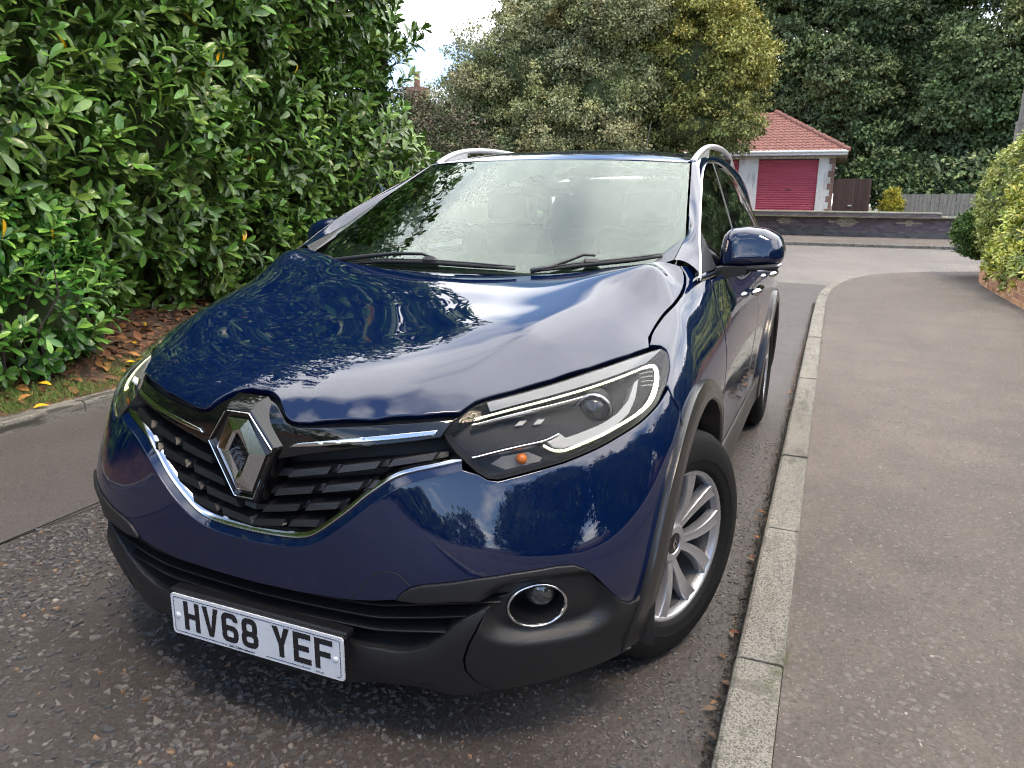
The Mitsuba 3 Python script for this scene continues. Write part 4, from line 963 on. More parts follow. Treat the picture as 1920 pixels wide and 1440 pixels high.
# ---------------------------------------------------------------- garage behind the wall, on the higher garden
structure('upper_garden', sheet([(-40, 33.2), (45, 31.0), (60, 75), (-60, 75)], .86), 'lawn')
structure('driveway', sheet([(-6, 33.45), (1.2, 32.9), (1.2, 36.0), (-6, 36.0)], .90), 'footway_asphalt')
def render_col(p, n, uv):
    c = mix((.54, .51, .46), (.62, .59, .54), fbm(p.x * 6, p.y * 6, p.z * 6, 4))
    drip = smoothstep(.56, .72, fbm(p.x * 9, p.y * 9, p.z * 1.2, 4))
    return mix(c, (.30, .25, .21), drip * .5) * (.88 + .24 * noise(p.x * 70, p.y * 70, p.z * 70))
scene['white_render'] = two({'type': 'bumpmap', 'arbitrary': proc(lambda p, n, uv: noise(p.x * 55, p.y * 55, p.z * 55), eps=3e-3), 'scale': .006, 'bsdf': {'type': 'principled', 'base_color': proc(render_col), 'roughness': .9}})
scene['red_door_paint'] = two({'type': 'principled', 'base_color': proc(lambda p, n, uv: mix((.33, .045, .068), (.41, .075, .10), fbm(p.x * 1.4, p.y, p.z * 5, 4))), 'roughness': .45})
scene['gap_shade_and_trim'] = plain((.08, .045, .038), .9)  # brown of the strips standing for shade in gaps; door handles share it
scene['white_upvc'] = plain((.72, .71, .69), .4)
scene['brown_paint'] = plain((.20, .13, .11), .7)
TONE['tile_red'] = toned((.16, .078, .055), (.22, .11, .08)); scene['tile_red'] = plain((0.2025, 0.09, 0.07125), .8)
TONE['quoin_brick'] = toned((0.15, 0.08625, 0.06375), (0.2025, 0.12, 0.09)); scene['quoin_brick'] = plain((0.18, 0.105, 0.075), .85)
scene['grey_blind'] = plain((.35, .36, .37), .6)
gar = thing('garage', 'white rendered double garage with red roller doors and a red tiled hip roof', 'garage')
GY, GZ = 36.0, .90
DX0, DX1, DT = -2.285, .275, 3.315
PX = -3.13                                         # left edge of the white pier
gw = lambda x0, x1, z0, z1, y0, y1: box(x1 - x0, y1 - y0, z1 - z0, ((x0 + x1) / 2, (y0 + y1) / 2, (z0 + z1) / 2))
part(gar, 'wall', join([gw(PX, DX0, GZ - .05, 3.40, GY, GY + .25), gw(DX1, .93, GZ - .05, 3.40, GY, GY + .25), gw(DX0, DX1, DT, 3.40, GY + .003, GY + .25), gw(PX - 2.6, PX, DT, 3.40, GY + .003, GY + .25),
    gw(-6.6, PX - 2.6, GZ - .05, 3.40, GY, GY + .25), gw(.70, .925, GZ - .05, 3.40, GY + .25, GY + 6), gw(-6.6, -6.4, GZ - .05, 3.40, GY + .25, GY + 6)]), 'white_render', False)
def roller(x0, x1):
    z = np.linspace(GZ, DT + .02, 30 * 6 + 1); ph = np.abs(((z - GZ) / (DT - GZ) * 23) % 1 - .5) * 2
    y = GY + .14 - .030 * (1 - ph ** 3)
    m = loft([np.c_[np.full(len(z), x), y, z] for x in (x0, x1)])
    return m
dm = np.array([0])
for k, (x0, x1) in enumerate(((DX0 + .002, DX1 - .002), (PX - 2.598, PX - .002))):
    zs_ = np.linspace(GZ, DT - .035, 24)
    dkey = part(gar, 'roller_door', gw(x0, x1, GZ, DT - .01, GY + .135, GY + .15), 'red_door_paint', False, label='closed dark red roller door' )
    for a, b in zip(zs_[:-1], zs_[1:]):
        t = np.linspace(0, 1, 7); zz_ = a + (b - a) * t; yy = GY + .135 - .034 * np.sin(np.pi * t) ** .8
        part(dkey, 'slat', loft([np.c_[np.full(7, x), yy, zz_] for x in (x1, x0)]), 'red_door_paint', 40)
    part(dkey, 'gap', gw(x0, x1, DT - .05, DT - .004, GY + .05, GY + .13), 'gap_shade_and_trim', False)  # solid strip coloured dark for the shade above the slats
    part(dkey, 'handle', box(.26, .05, .035, ((x0 + x1) / 2 + .08, GY + .09, 1.98), .01), 'gap_shade_and_trim', False)
for k in range(9):
    wq = .24 if k % 2 == 0 else .12
    masonry(gar, 'quoin', gw(.935 - wq, .960, GZ + k * .27, GZ + k * .27 + .262, GY - .012, GY + .05), 'quoin_brick')
part(gar, 'soffit', gw(-7.0, 1.34, 3.40, 3.44, GY - .40, GY + 6), 'brown_paint', False)
part(gar, 'fascia', gw(-7.0, 1.36, 3.44, 3.56, GY - .43, GY - .40), 'white_upvc', False)
gt = tube([(-7.0, GY - .48, 3.585), (1.42, GY - .48, 3.585)], .055, 10); part(gar, 'gutter', gt, 'white_upvc', True)
part(gar, 'gutter_end', gw(1.36, 1.40, 3.46, 3.60, GY - .45, GY + 5.5), 'white_upvc', False)
# hip roof: rows of pantiles on the front slope, cut on the hip
EZ, AP = 3.60, np.array([-1.95, GY + 3.1, 5.62]); ex1 = 1.45; ey = GY - .47
hipdir = AP - np.array([ex1, ey, EZ])
rowsn, pitch = 15, .30
fr_part = []
L = np.linalg.norm(AP[1:] - [ey, EZ]); sdir = np.array([0, AP[1] - ey, AP[2] - EZ]) / L; sn = np.cross([1, 0, 0], sdir)
for r in range(rowsn):
    t0, t1 = r / rowsn, (r + 1.12) / rowsn
    xr = ex1 + (AP[0] - ex1) * (r + .5) / rowsn
    xs_ = np.arange(-7.0, xr, .036)
    hgt = .026 * np.maximum(0, np.sin((xs_ + 7) / .27 * 2 * np.pi)) ** .7 + .010 * np.cos((xs_ + 7) / .27 * 2 * np.pi)
    base = np.array([0, ey, EZ]) + 0
    lo = np.array([(x, *(base + sdir * L * t0)[1:]) for x in xs_]) + (hgt[:, None] + .032) * sn
    hi = np.array([(x, *(base + sdir * L * min(t1, 1.0))[1:]) for x in xs_]) + (hgt[:, None] + .004) * sn
    lip = lo - .030 * sn
    fr_part.append(loft([lip, lo, hi][::-1] if True else 0))
part(gar, 'roof', TM([(-7.0, ey, EZ - .01), (ex1, ey, EZ - .01), tuple(AP - [0, 0, .02]), (-7.0, AP[1], AP[2] - .02), (ex1, ey + 2 * (AP[1] - ey), EZ - .01), (-7, ey + 2 * (AP[1] - ey), EZ - .01)], [(0, 1, 2), (0, 2, 3), (1, 4, 2), (3, 2, 4), (3, 4, 5)]), 'tile_red', False)
roofk = f'{gar}__roof'
part(roofk, 'tile_row', join(fr_part), 'tile_red', 30, kind='stuff')
for k in range(13):
    t = (k + .5) / 13; p0 = np.array([ex1, ey, EZ]) + hipdir * (k / 13); p1 = np.array([ex1, ey, EZ]) + hipdir * ((k + 1.12) / 13)
    part(roofk, 'hip_tile', tube([p0 + [0, 0, .035], p1 + [0, 0, .025]], [.115, .10], 10), 'tile_red', True)

# ---------------------------------------------------------------- fences
TONE['brown_board'] = toned((0.045, 0.024, 0.021), (0.075, 0.04125, 0.0345)); scene['brown_board'] = plain((0.06, 0.03375, 0.0285), .8)
scene['grey_board'] = two({'type': 'principled', 'roughness': .9, 'base_color': proc(lambda p, n, uv: mix((0.1275, 0.1125, 0.1013), (0.2475, 0.225, 0.2025), fbm(p.x * 24, p.y * 24, p.z * 1.6, 4)))})
rng = np.random.default_rng(3)
bf = thing('brown_gate', 'dark brown close boarded garden gate beside the garage', 'gate')
x0, x1, n = .985, 2.50, 12
part(bf, 'backing', box(1.5, .012, 1.5, (1.742, 36.222, 1.66)), 'gap_shade_and_trim', False)
part(bf, 'rail', box(1.5, .05, .10, (1.74, 36.24, 1.3)), 'brown_board', False); part(bf, 'rail', box(1.5, .05, .10, (1.74, 36.24, 2.1)), 'brown_board', False)
for k in range(n):
    a = x0 + (x1 - x0) * k / n; w_ = (x1 - x0) / n - .012; h = 2.46 + rng.uniform(-.02, .03)
    v = np.array([(a, 0, GZ), (a + w_, 0, GZ), (a + w_, 0, h - .05), (a + w_ / 2, 0, h + .02), (a, 0, h - .05)])
    m = trimesh.creation.extrude_polygon(Polygon(v[:, [0, 2]]), .022, engine='earcut'); vv = np.asarray(m.vertices)
    masonry(bf, 'board', TM(np.c_[vv[:, 0], 36.20 + rng.uniform(-.004, .004) - vv[:, 2], vv[:, 1]], m.faces), 'brown_board')
part(bf, 'handle', box(.16, .04, .05, (1.70, 36.15, 1.30), .01), 'rail_alloy', False)
gf = thing('timber_fence', 'weathered grey close boarded fence behind the purple wall', 'fence')
for z in (1.1, 1.6): part(gf, 'rail', box(9.6, .05, .09, (8.2, 36.05, z)), 'grey_board', False)
for k in range(34):
    a = 3.62 + k * .155; h = 1.80 + .012 * k * .2 + rng.uniform(-.012, .012)
    m = box(.143, .02, h - .80, (a + .072, 36.0 + rng.uniform(-.006, .006), (h + .80) / 2)); m.apply_transform(trimesh.transformations.rotation_matrix(rng.uniform(-.01, .01), [0, 1, 0], [a, 36, 1])); part(gf, 'board', m, 'grey_board', False)

# ---------------------------------------------------------------- planter wall on the right, lamp post, far house
TONE['brick_orange'] = toned((0.255, 0.1275, 0.06375), (0.345, 0.1875, 0.0975))
TONE['brick_orange_dark'] = toned((0.195, 0.09, 0.04875), (0.27, 0.135, 0.075))
scene['mortar_pale'] = plain((.40, .33, .26), .9)
pl = smooth_line(np.array([(3.25, -8), (3.30, 4), (3.42, 9.5), (3.44, 12.4), (3.50, 13.5), (3.72, 14.3), (4.3, 14.9), (5.5, 15.3), (9, 15.6)]), 240)
plw = thing('planter_wall', 'low orange brick wall curving round the hedges at the footway edge', 'wall')
po = offset_line(pl, .10) if offset_line(pl, .1)[5, 0] > pl[5, 0] else offset_line(pl, -.10)
ps = np.r_[0, np.cumsum(np.linalg.norm(np.diff(pl, axis=0), axis=1))]
mid = lambda a, t=.06: pl * (1 - t / .10) + po * (t / .10)
part(plw, 'core', loft([np.c_[a, np.full(len(pl), z)] for a, z in ((mid(0, .006), .09), (mid(0, .006), .365), (mid(0, .10), .365), (mid(0, .10), .09))]), 'mortar_pale', False)
atp = lambda ln, q: np.c_[np.interp(q, ps, ln[:, 0]), np.interp(q, ps, ln[:, 1])]
near_s = ps[np.argmin(np.abs(pl[:, 1] - 7.5))]
q0 = near_s
rng = np.random.default_rng(8)
for r in range(4):
    q = q0 + (r % 2) * .11; last = r == 3; st = .112 if last else .225
    while q < near_s + 10.2:
        w = np.array([q + .005, q + st - .005]); d = rng.uniform(-.002, .003)
        I = atp(pl, w) * (1 + d / .1) - atp(po, w) * (d / .1); O = atp(po, w)
        z0, z1 = .11 + r * .075, .11 + r * .075 + (.065 if not last else .075)
        v = [(*I[0], z0), (*I[1], z0), (*O[1], z0), (*O[0], z0), (*I[0], z1), (*I[1], z1), (*O[1], z1), (*O[0], z1)]
        f = [(0, 1, 5), (0, 5, 4), (1, 2, 6), (1, 6, 5), (2, 3, 7), (2, 7, 6), (3, 0, 4), (3, 4, 7), (4, 5, 6), (4, 6, 7)]
        m = TM(v, f); masonry(plw, 'brick', m, 'brick_orange' if rng.random() < .7 else 'brick_orange_dark'); q += st
structure('planter_soil', sheet(np.vstack([mid(0, .10)[60:], [(9, -8)], [(3.4, -8)]]), .33), 'leaf_litter_soil')
lp = thing('lamp_post', 'pale concrete post rising behind the clipped hedge at the right edge', 'post')
part(lp, 'shaft', tube([(4.26, 16.3, .1), (4.26, 16.3, 2.86), (4.26, 16.3, 2.9), (4.28, 16.3, 6.0)], [.11, .105, .075, .065], 12), 'grey_board', 40)
part(lp, 'collar', tube([(4.26, 16.3, 2.84), (4.26, 16.3, 2.88)], .115, 12), 'grey_board', 40)
hs = thing('far_house', 'pale rendered house with blue grey windows glimpsed behind the laurel hedge', 'house')
scene['house_render'] = plain((.62, .54, .50), .9); scene['window_blue'] = plain((.12, .19, .24), .1)
hb = lambda x0, x1, z0, z1, y0, y1: box(x1 - x0, y1 - y0, z1 - z0, ((x0 + x1) / 2, (y0 + y1) / 2, (z0 + z1) / 2))
part(hs, 'wall', hb(-34, -13.2, 0, 3.35, 27, 36), 'house_render', False)
for a in (-17.4, -21.5, -26):
    wk = part(hs, 'window', hb(a, a + 2.4, .9, 2.7, 26.95, 27.02), 'white_upvc', False)
    part(wk, 'pane', hb(a + .1, a + 1.15, 1.0, 2.6, 26.93, 26.96), 'window_blue', False); part(wk, 'pane', hb(a + 1.25, a + 2.3, 1.0, 2.6, 26.93, 26.96), 'window_blue', False)
rk_ = part(hs, 'roof', TM([(-34.5, 26.4, 3.3), (-12.7, 26.4, 3.3), (-12.7, 36.6, 3.3), (-34.5, 36.6, 3.3), (-31, 31.5, 5.3), (-16.2, 31.5, 5.3)], [(0, 1, 5), (0, 5, 4), (1, 2, 5), (2, 3, 4), (2, 4, 5), (3, 0, 4)]), 'tile_red', False)
part(rk_, 'chimney', hb(-17.8, -16.9, 4.4, 6.4, 31, 31.9), 'quoin_brick', False)
part(f'{rk_}__chimney' if False else rk_, 'chimney_pot', tube([(-17.35, 31.45, 6.4), (-17.35, 31.45, 7.1)], [.16, .13], 10), 'quoin_brick', True)
# ---------------------------------------------------------------- foliage
from scipy.spatial import cKDTree
def leaf_mat(rough, trans):
    return {'type': 'principledthin', 'base_color': PIECE_COLOUR, 'roughness': rough, 'diff_trans': trans * 2, 'eta': 1.5, 'spec_trans': 0.0}
def glossy(rough, spec=.5): return two({'type': 'principled', 'base_color': PIECE_COLOUR, 'roughness': rough, 'specular': spec})
scene['laurel_leaf'] = glossy(.30, .5)
scene['soft_leaf'] = glossy(.6, .35)
scene['waxy_leaf'] = glossy(.45, .4)
scene['dry_leaf'] = glossy(.7, .3)
scene['bark'] = plain((.075, .06, .05), .9)
scene['core_block_green'] = plain((.085, .105, .042), .95)  # colour of the solid cores added inside crowns to block the sky
scene['core_block_dark'] = plain((.060, .085, .026), .95)  # colour of the solid cores added inside hedges and bushes to block light

def leaf_template(n=4, fold=.22, curl=.18, shape=1.0, width=.36):
    """a unit leaf along +x, its face up (+z): a folded blade of 2 n strips"""
    t = np.linspace(0, 1, n + 1); tc = np.clip(t, .03, .985); w = width * .5 * tc ** .9 * (1 - tc) ** .5 / .41 if shape == 1.0 else width * np.sin(np.pi * np.clip(t * .96 + .02, 0, 1)) * .5
    z = -curl * t * t
    v = [np.c_[t, s * w, z + fold * w * abs(s)] for s in (-1, 0, 1)]
    v = np.stack(v, 1).reshape(-1, 3); f = []
    for i in range(n):
        a, b = 3 * i, 3 * i + 3
        for k in (0, 1): f += [(a + k, b + k, b + k + 1), (a + k, b + k + 1, a + k + 1)]
    return v, np.array(f)
TPL_LAUREL = leaf_template(5, .30, .16, 1.0, .38)
TPL_MED = leaf_template(2, .3, .2, 1.0, .5)
TPL_TINY = (np.array([(0, 0, 0), (.5, -.30, .04), (1, 0, -.08), (.5, .30, .04)], float), np.array([(0, 1, 2), (0, 2, 3)]))
TPL_PALM = (np.array([(0, 0, 0), (.35, -.42, 0), (.55, -.2, .03), (.75, -.45, -.05), (1, 0, -.1), (.75, .45, -.05), (.55, .2, .03), (.35, .42, 0)], float), np.array([(0, 1, 2), (0, 2, 4), (2, 3, 4), (0, 4, 6), (4, 5, 6), (0, 6, 7)]))

def unit(v): return v / (np.linalg.norm(v, axis=-1, keepdims=True) + 1e-12)
def place_leaves(tpl, pos, along, up, size, color, width=None):
    """all leaves as one vertex array; color (n, 3)"""
    V, F = tpl; n = len(pos)
    a = unit(along); u = unit(up - a * (up * a).sum(-1, keepdims=True)); b = np.cross(u, a)
    s = size[:, None, None]
    wy = 1.0 if width is None else width[:, None, None]
    v = pos[:, None] + s * (V[None, :, 0:1] * a[:, None] + wy * V[None, :, 1:2] * b[:, None] + V[None, :, 2:3] * u[:, None])
    f = F[None] + (np.arange(n) * len(V))[:, None, None]
    return v, f, np.repeat(color[:, None], len(V), 1)
def leaf_ply(v, f, c, mat):
    return mikit.ply(TM(v.reshape(-1, 3), f.reshape(-1, 3)), mat, smooth=True, uv=tint_uv(c.reshape(-1, 3)))
def ramp(rng, n, cols, wts):
    k = rng.choice(len(cols), n, p=np.array(wts) / sum(wts)); c = np.array(cols)[k]
    return c * rng.uniform(.75, 1.25, (n, 1)) * rng.uniform(.92, 1.08, (n, 3))
def whorls(rng, base, direc, n_leaf, size, cols, wts, tip=None, spread=(.55, 1.15)):
    """shoots: every base point carries n_leaf leaves spiralling round its direction"""
    m = len(base); d = unit(direc); e = unit(np.cross(d, rng.normal(size=(m, 3)))); g = np.cross(d, e)
    P_, A_, U_, Z_, C_ = [], [], [], [], []
    hue = ramp(rng, m, cols, wts)
    for k in range(n_leaf):
        t = k / max(1, n_leaf - 1); ph = k * 2.4 + rng.uniform(-.3, .3, m); ang = spread[1] + (spread[0] - spread[1]) * t + rng.normal(0, .14, m)
        rad = np.cos(ph)[:, None] * e + np.sin(ph)[:, None] * g
        al = np.cos(ang)[:, None] * d + np.sin(ang)[:, None] * rad
        P_.append(base + d * (size * .85 * t)[:, None]); A_.append(al + rng.normal(0, .06, (m, 3))); U_.append(d - .2 * rad + np.array([0, 0, .45]) + rng.normal(0, .12, (m, 3)))
        Z_.append(size * rng.uniform(.75, 1.15, m) * (1 - .30 * t)); c = hue * rng.uniform(.85, 1.15, (m, 1))
        if tip is not None and t > .55: c = np.where((rng.random(m) < tip[1])[:, None], np.array(tip[0]) * rng.uniform(.8, 1.15, (m, 1)), c)
        C_.append(c)
    return [np.concatenate(x) for x in (P_, A_, U_, Z_, C_)]
FWD, RGT, UPV = _f, _r, _u
def in_view(p, margin=1.05):
    d = p - CAM; z = d @ FWD; x = (d @ RGT) / z * FOCAL * 2; y = (d @ UPV) / z * FOCAL * 2
    return (z > .2) & (np.abs(x) < margin) & (np.abs(y) < margin * .75)

def hedge_plant(key_or_root, tpl, data, mat, n_part=300, stuff_name='foliage', leaf_name='leaf'):
    pos, al, up, sz, col = data
    d = np.linalg.norm(pos - CAM, axis=1); vis = in_view(pos)
    score = np.where(vis, sz / d, 0)
    big = np.argsort(-score, kind='stable')[:n_part]; big = big[score[big] > 0]
    rest = np.ones(len(pos), bool); rest[big] = False
    V, F, C = place_leaves(tpl, pos, al, up, sz, col)
    for i in big:
        k = fresh(f'{key_or_root}__{leaf_name}'); scene[k] = leaf_ply(V[i:i + 1], F[0:1], C[i:i + 1], mat)
    v, f, c = place_leaves(tpl, pos[rest], al[rest], up[rest], sz[rest], col[rest])
    k = fresh(f'{key_or_root}__{stuff_name}'); scene[k] = leaf_ply(v, f, c, mat); labels[k] = {'kind': 'stuff'}

# ---- cherry laurel hedge on the left, a bulging face towards the road
rng = np.random.default_rng(21)
def hedge_face(y, z):
    """x of the hedge surface"""
    b = 1.10 * (meshkit.fbm(np.stack([y * .55, z * .55, 0 * y + 4], -1), 3, 5) - .5)
    x = -3.92 - b + .26 * np.clip((z - .7) / 1.2, 0, 1)
    x = x - .75 * np.clip((.75 - z) / .75, 0, 1) ** 1.2                      # hollow at the foot
    e = np.clip((y - 6.15 + .9 * (meshkit.fbm(np.stack([y * .2, z * 1.3, 0 * y + 9], -1), 3, 7) - .5)) / 1.6, 0, 1.4); x = x - 1.6 * e ** 2.2
    return x
LAU = [(.080, .145, .024), (.110, .190, .034), (.060, .112, .022), (.16, .25, .046), (.12, .17, .048)]
LW = [4, 3, 3, 1.1, .6]
hedge = thing('laurel_hedge', 'tall dense cherry laurel hedge with glossy leaves along the left verge', 'hedge')
n = 5400
y = rng.uniform(-4.5, 8.2, n); z = rng.uniform(.12, 4.9, n)
keep = np.where((y < 1.2) | (z > 4.1), rng.random(n) < .55, True)
y, z = y[keep], z[keep]; n = len(y)
dep = rng.exponential(.10, n) - .10
x = hedge_face(y, z) - dep
def face_normal(y, z):
    e = .05; gy = (hedge_face(y + e, z) - hedge_face(y - e, z)) / (2 * e); gz = (hedge_face(y, z + e) - hedge_face(y, z - e)) / (2 * e)
    return unit(np.stack([np.ones_like(y), -gy, -gz], -1))
nn = face_normal(y, z)
dirs = nn * .75 + np.array([0, 0, .55]) + rng.normal(0, .38, (n, 3))
data = whorls(rng, np.stack([x, y, z], -1), dirs, 8, rng.uniform(.135, .20, n), LAU, LW, tip=((.10, .22, .03), .22))
# yellowed leaves here and there
yl = rng.random(len(data[0])) < .0012; data[4][yl] = (.65, .36, .01)
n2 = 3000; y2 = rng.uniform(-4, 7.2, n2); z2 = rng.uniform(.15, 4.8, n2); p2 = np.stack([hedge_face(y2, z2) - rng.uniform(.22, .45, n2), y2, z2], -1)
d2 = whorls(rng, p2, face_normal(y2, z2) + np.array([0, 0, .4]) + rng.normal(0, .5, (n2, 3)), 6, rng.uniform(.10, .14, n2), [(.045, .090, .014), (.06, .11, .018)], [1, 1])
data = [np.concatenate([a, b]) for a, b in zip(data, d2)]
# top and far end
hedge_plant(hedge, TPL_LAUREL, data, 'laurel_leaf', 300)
gyy, gzz = np.meshgrid(np.linspace(-4.6, 7.6, 80), np.linspace(.05, 4.7, 40), indexing='ij')
core = np.stack([hedge_face(gyy, gzz) - .50, gyy, gzz], -1)
part(hedge, 'inner_mass', TM(core.reshape(-1, 3), grid_faces(80, 40)), 'core_block_dark', True)  # solid core added so that no light passes through the hedge
part(hedge, 'crown_mass', box(1.8, 11.4, .3, (-5.5, 1.2, 4.6)), 'core_block_dark', False)  # added slab, belongs to the light-blocking core
for k in range(34):
    yy = rng.uniform(1.6, 6.6); xx = hedge_face(np.array([yy]), np.array([.7]))[0] - rng.uniform(.25, .6)
    p0 = np.array([xx - .1, yy, .2]); pts = [p0]
    for s_ in range(4): pts.append(pts[-1] + np.array([rng.uniform(-.02, .16), rng.uniform(-.14, .14), rng.uniform(.16, .32)]))
    part(hedge, 'stem', tube(pts, [.016, .013, .010, .008, .005], 6), 'bark', True)

# loose sprays at the far end, where the hedge lets the light through
rng = np.random.default_rng(23)
n3 = 150; ye = rng.uniform(5.9, 7.5, n3); ze = rng.uniform(.9, 4.4, n3); xe = hedge_face(ye, ze) + rng.uniform(.0, .55, n3)
d3 = whorls(rng, np.stack([xe, ye, ze], -1), np.stack([rng.uniform(.3, 1, n3), rng.normal(.1, .4, n3), rng.uniform(.2, 1, n3)], -1), 9, rng.uniform(.13, .19, n3), LAU, LW, tip=((.16, .27, .05), .4))
k_ = fresh(f'{hedge}__spray'); V_, F_, C_ = place_leaves(TPL_LAUREL, *d3); scene[k_] = leaf_ply(V_, F_, C_, 'laurel_leaf'); labels[k_] = {'kind': 'stuff'}
for i in range(0, n3, 4):
    part(hedge, 'twig', tube([(xe[i] - .45, ye[i] - .1, ze[i] - .30), (xe[i] - .2, ye[i], ze[i] - .1), (xe[i] + .02, ye[i], ze[i] + .02)], [.008, .006, .003], 5), 'bark', True)

# ---- the lower bush in front of it, bright new growth
bush = thing('laurel_bush', 'lower laurel bush with pale new leaves in front of the tall hedge', 'bush')
def blob_points(rng, n, blobs, shell=.12):
    """points on the outside of a union of ellipsoids, with the outward direction"""
    P_, N_ = [], []
    w = np.array([(b[3] * b[4] + b[4] * b[5] + b[3] * b[5]) for b in blobs]); k = rng.choice(len(blobs), n, p=w / w.sum())
    B = np.array(blobs)[k]; d = unit(rng.normal(size=(n, 3)))
    r = 1 - np.abs(rng.normal(0, shell, n)); p = B[:, :3] + d * B[:, 3:6] * r[:, None]; nn = unit(d / B[:, 3:6])
    ins = np.zeros(n, bool)
    if len(blobs) < 40:
        for j, b in enumerate(blobs):
            q = ((p - b[:3]) / np.array(b[3:6])); ins |= ((q ** 2).sum(1) < .62) & (k != j)
    return p[~ins], nn[~ins]
blobs = [(-3.92, 1.70, 1.05, .48, .75, .85), (-3.78, 2.22, .62, .42, .55, .48), (-3.95, 1.25, 1.55, .5, .7, .65), (-3.72, 1.75, .42, .36, .55, .32), (-3.86, 2.25, 1.08, .38, .40, .42), (-3.85, .5, 1.1, .5, .9, .9), (-4.0, 1.75, 1.72, .45, .55, .45)]
p, nn = blob_points(rng, 1500, blobs, .14)
data = whorls(rng, p, nn * .7 + np.array([0.1, -.05, .65]) + rng.normal(0, .3, p.shape), 9, rng.uniform(.10, .155, len(p)), [(.045, .13, .018), (.075, .18, .03), (.03, .085, .013), (.13, .25, .045)], [3, 3, 2, 1.2], tip=((.17, .32, .05), .4))
yl = rng.random(len(data[0])) < .002; data[4][yl] = (.65, .36, .01)
hedge_plant(bush, TPL_LAUREL, data, 'laurel_leaf', 300)
for b in blobs:
    m = trimesh.creation.icosphere(2); m.apply_scale([q * .62 for q in b[3:6]]); m.apply_translation(b[:3]); part(bush, 'inner_mass', m, 'core_block_dark', True)
for k in range(26):
    b = blobs[k % len(blobs)]; p0 = np.array([b[0] + rng.uniform(-.2, .25), b[1] + rng.uniform(-.4, .4), .16]); pts = [p0]
    for s_ in range(4): pts.append(pts[-1] + np.array([rng.uniform(-.04, .12), rng.uniform(-.1, .1), rng.uniform(.12, .26)]))
    part(bush, 'stem', tube(pts, [.012, .010, .008, .006, .004], 6), 'bark', True)

# ---- trees
def crown(root, rng, blobs, n, tpl, size, cols, wts, mat, shell=.28, clump=26, clump_r=.35, name='crown', hang=0.0, yellow=None, solid=0, by_blob=False):
    """leaf clumps spread through the outer part of a union of ellipsoids"""
    p, nn = blob_points(rng, n, blobs, shell)
    m = len(p); hue = ramp(rng, m, cols, wts)
    if by_blob:
        B = np.array(blobs); tone = ramp(rng, len(B), cols, wts)
        near = np.argmin((((p[:, None, :] - B[None, :, :3]) / B[None, :, 3:6]) ** 2).sum(-1), 1) if m * len(B) < 4e6 else cKDTree(B[:, :3]).query(p)[1]
        hue = .35 * hue + .65 * tone[near]
    if yellow is not None: hue = yellow(p, hue, rng)
    q = np.repeat(p, clump, 0) + rng.normal(0, clump_r * .55, (m * clump, 3)) * np.array([1, 1, .55]); nq = np.repeat(nn, clump, 0)
    al = nq * .6 + rng.normal(0, .7, q.shape) - np.array([0, 0, hang]); up = nq * .5 + np.array([0, 0, .9]) + rng.normal(0, .45, q.shape)
    c = np.repeat(hue, clump, 0) * rng.uniform(.7, 1.3, (len(q), 1))
    v, f, cc = place_leaves(tpl, q, al, up, size * rng.uniform(.7, 1.25, len(q)), c)
    k = fresh(f'{root}__{name}'); scene[k] = leaf_ply(v, f, cc, mat)
    if solid:
        for b in blobs:
            m = trimesh.creation.icosphere(2); m.vertices = m.vertices * (1 + .25 * (meshkit.noise(m.vertices * 2.5 + b[0], 3) - .5))[:, None]; m.apply_scale([q * solid for q in b[3:6]]); m.apply_translation(b[:3]); part(root, 'inner_mass', m, 'core_block_green', True)
def branchy(rng, blobs, density, r_mean):
    """the leafy masses of single branches, strewn over and through the big outline"""
    out = []
    for b in blobs:
        area = (b[3] * b[4] + b[4] * b[5] + b[3] * b[5]) * 4.2
        n = max(5, int(area * density / r_mean ** 2 / 1.6)); d = unit(rng.normal(size=(n, 3))); k = rng.uniform(.45, 1.0, n) ** .6
        for i in range(n):
            r = r_mean * rng.uniform(.55, 1.35)
            out.append((b[0] + d[i, 0] * b[3] * k[i], b[1] + d[i, 1] * b[4] * k[i], b[2] + d[i, 2] * b[5] * k[i], r, r, r * .62))
    return out
def trunk(root, rng, base, top, r0, n_limb=7, spread=2.2):
    base, top = np.array(base, float), np.array(top, float); t = np.linspace(0, 1, 6)
    pts = base + (top - base) * t[:, None] + rng.normal(0, .10, (6, 3)) * t[:, None]
    tk = part(root, 'trunk', tube(pts, r0 * (1 - .65 * t), 10), 'bark', True)
    for k in range(n_limb):
        s = rng.uniform(.3, .95); p0 = base + (top - base) * s; a = rng.uniform(0, 6.28); d = np.array([math.cos(a), math.sin(a), rng.uniform(.2, .9)]); u = np.linspace(0, 1, 5)
        q = p0 + d * spread * u[:, None] + np.array([0, 0, .25]) * (u ** 2)[:, None] + rng.normal(0, .08, (5, 3)) * u[:, None]
        part(tk, 'limb', tube(q, r0 * .38 * (1 - .8 * u), 7), 'bark', True)

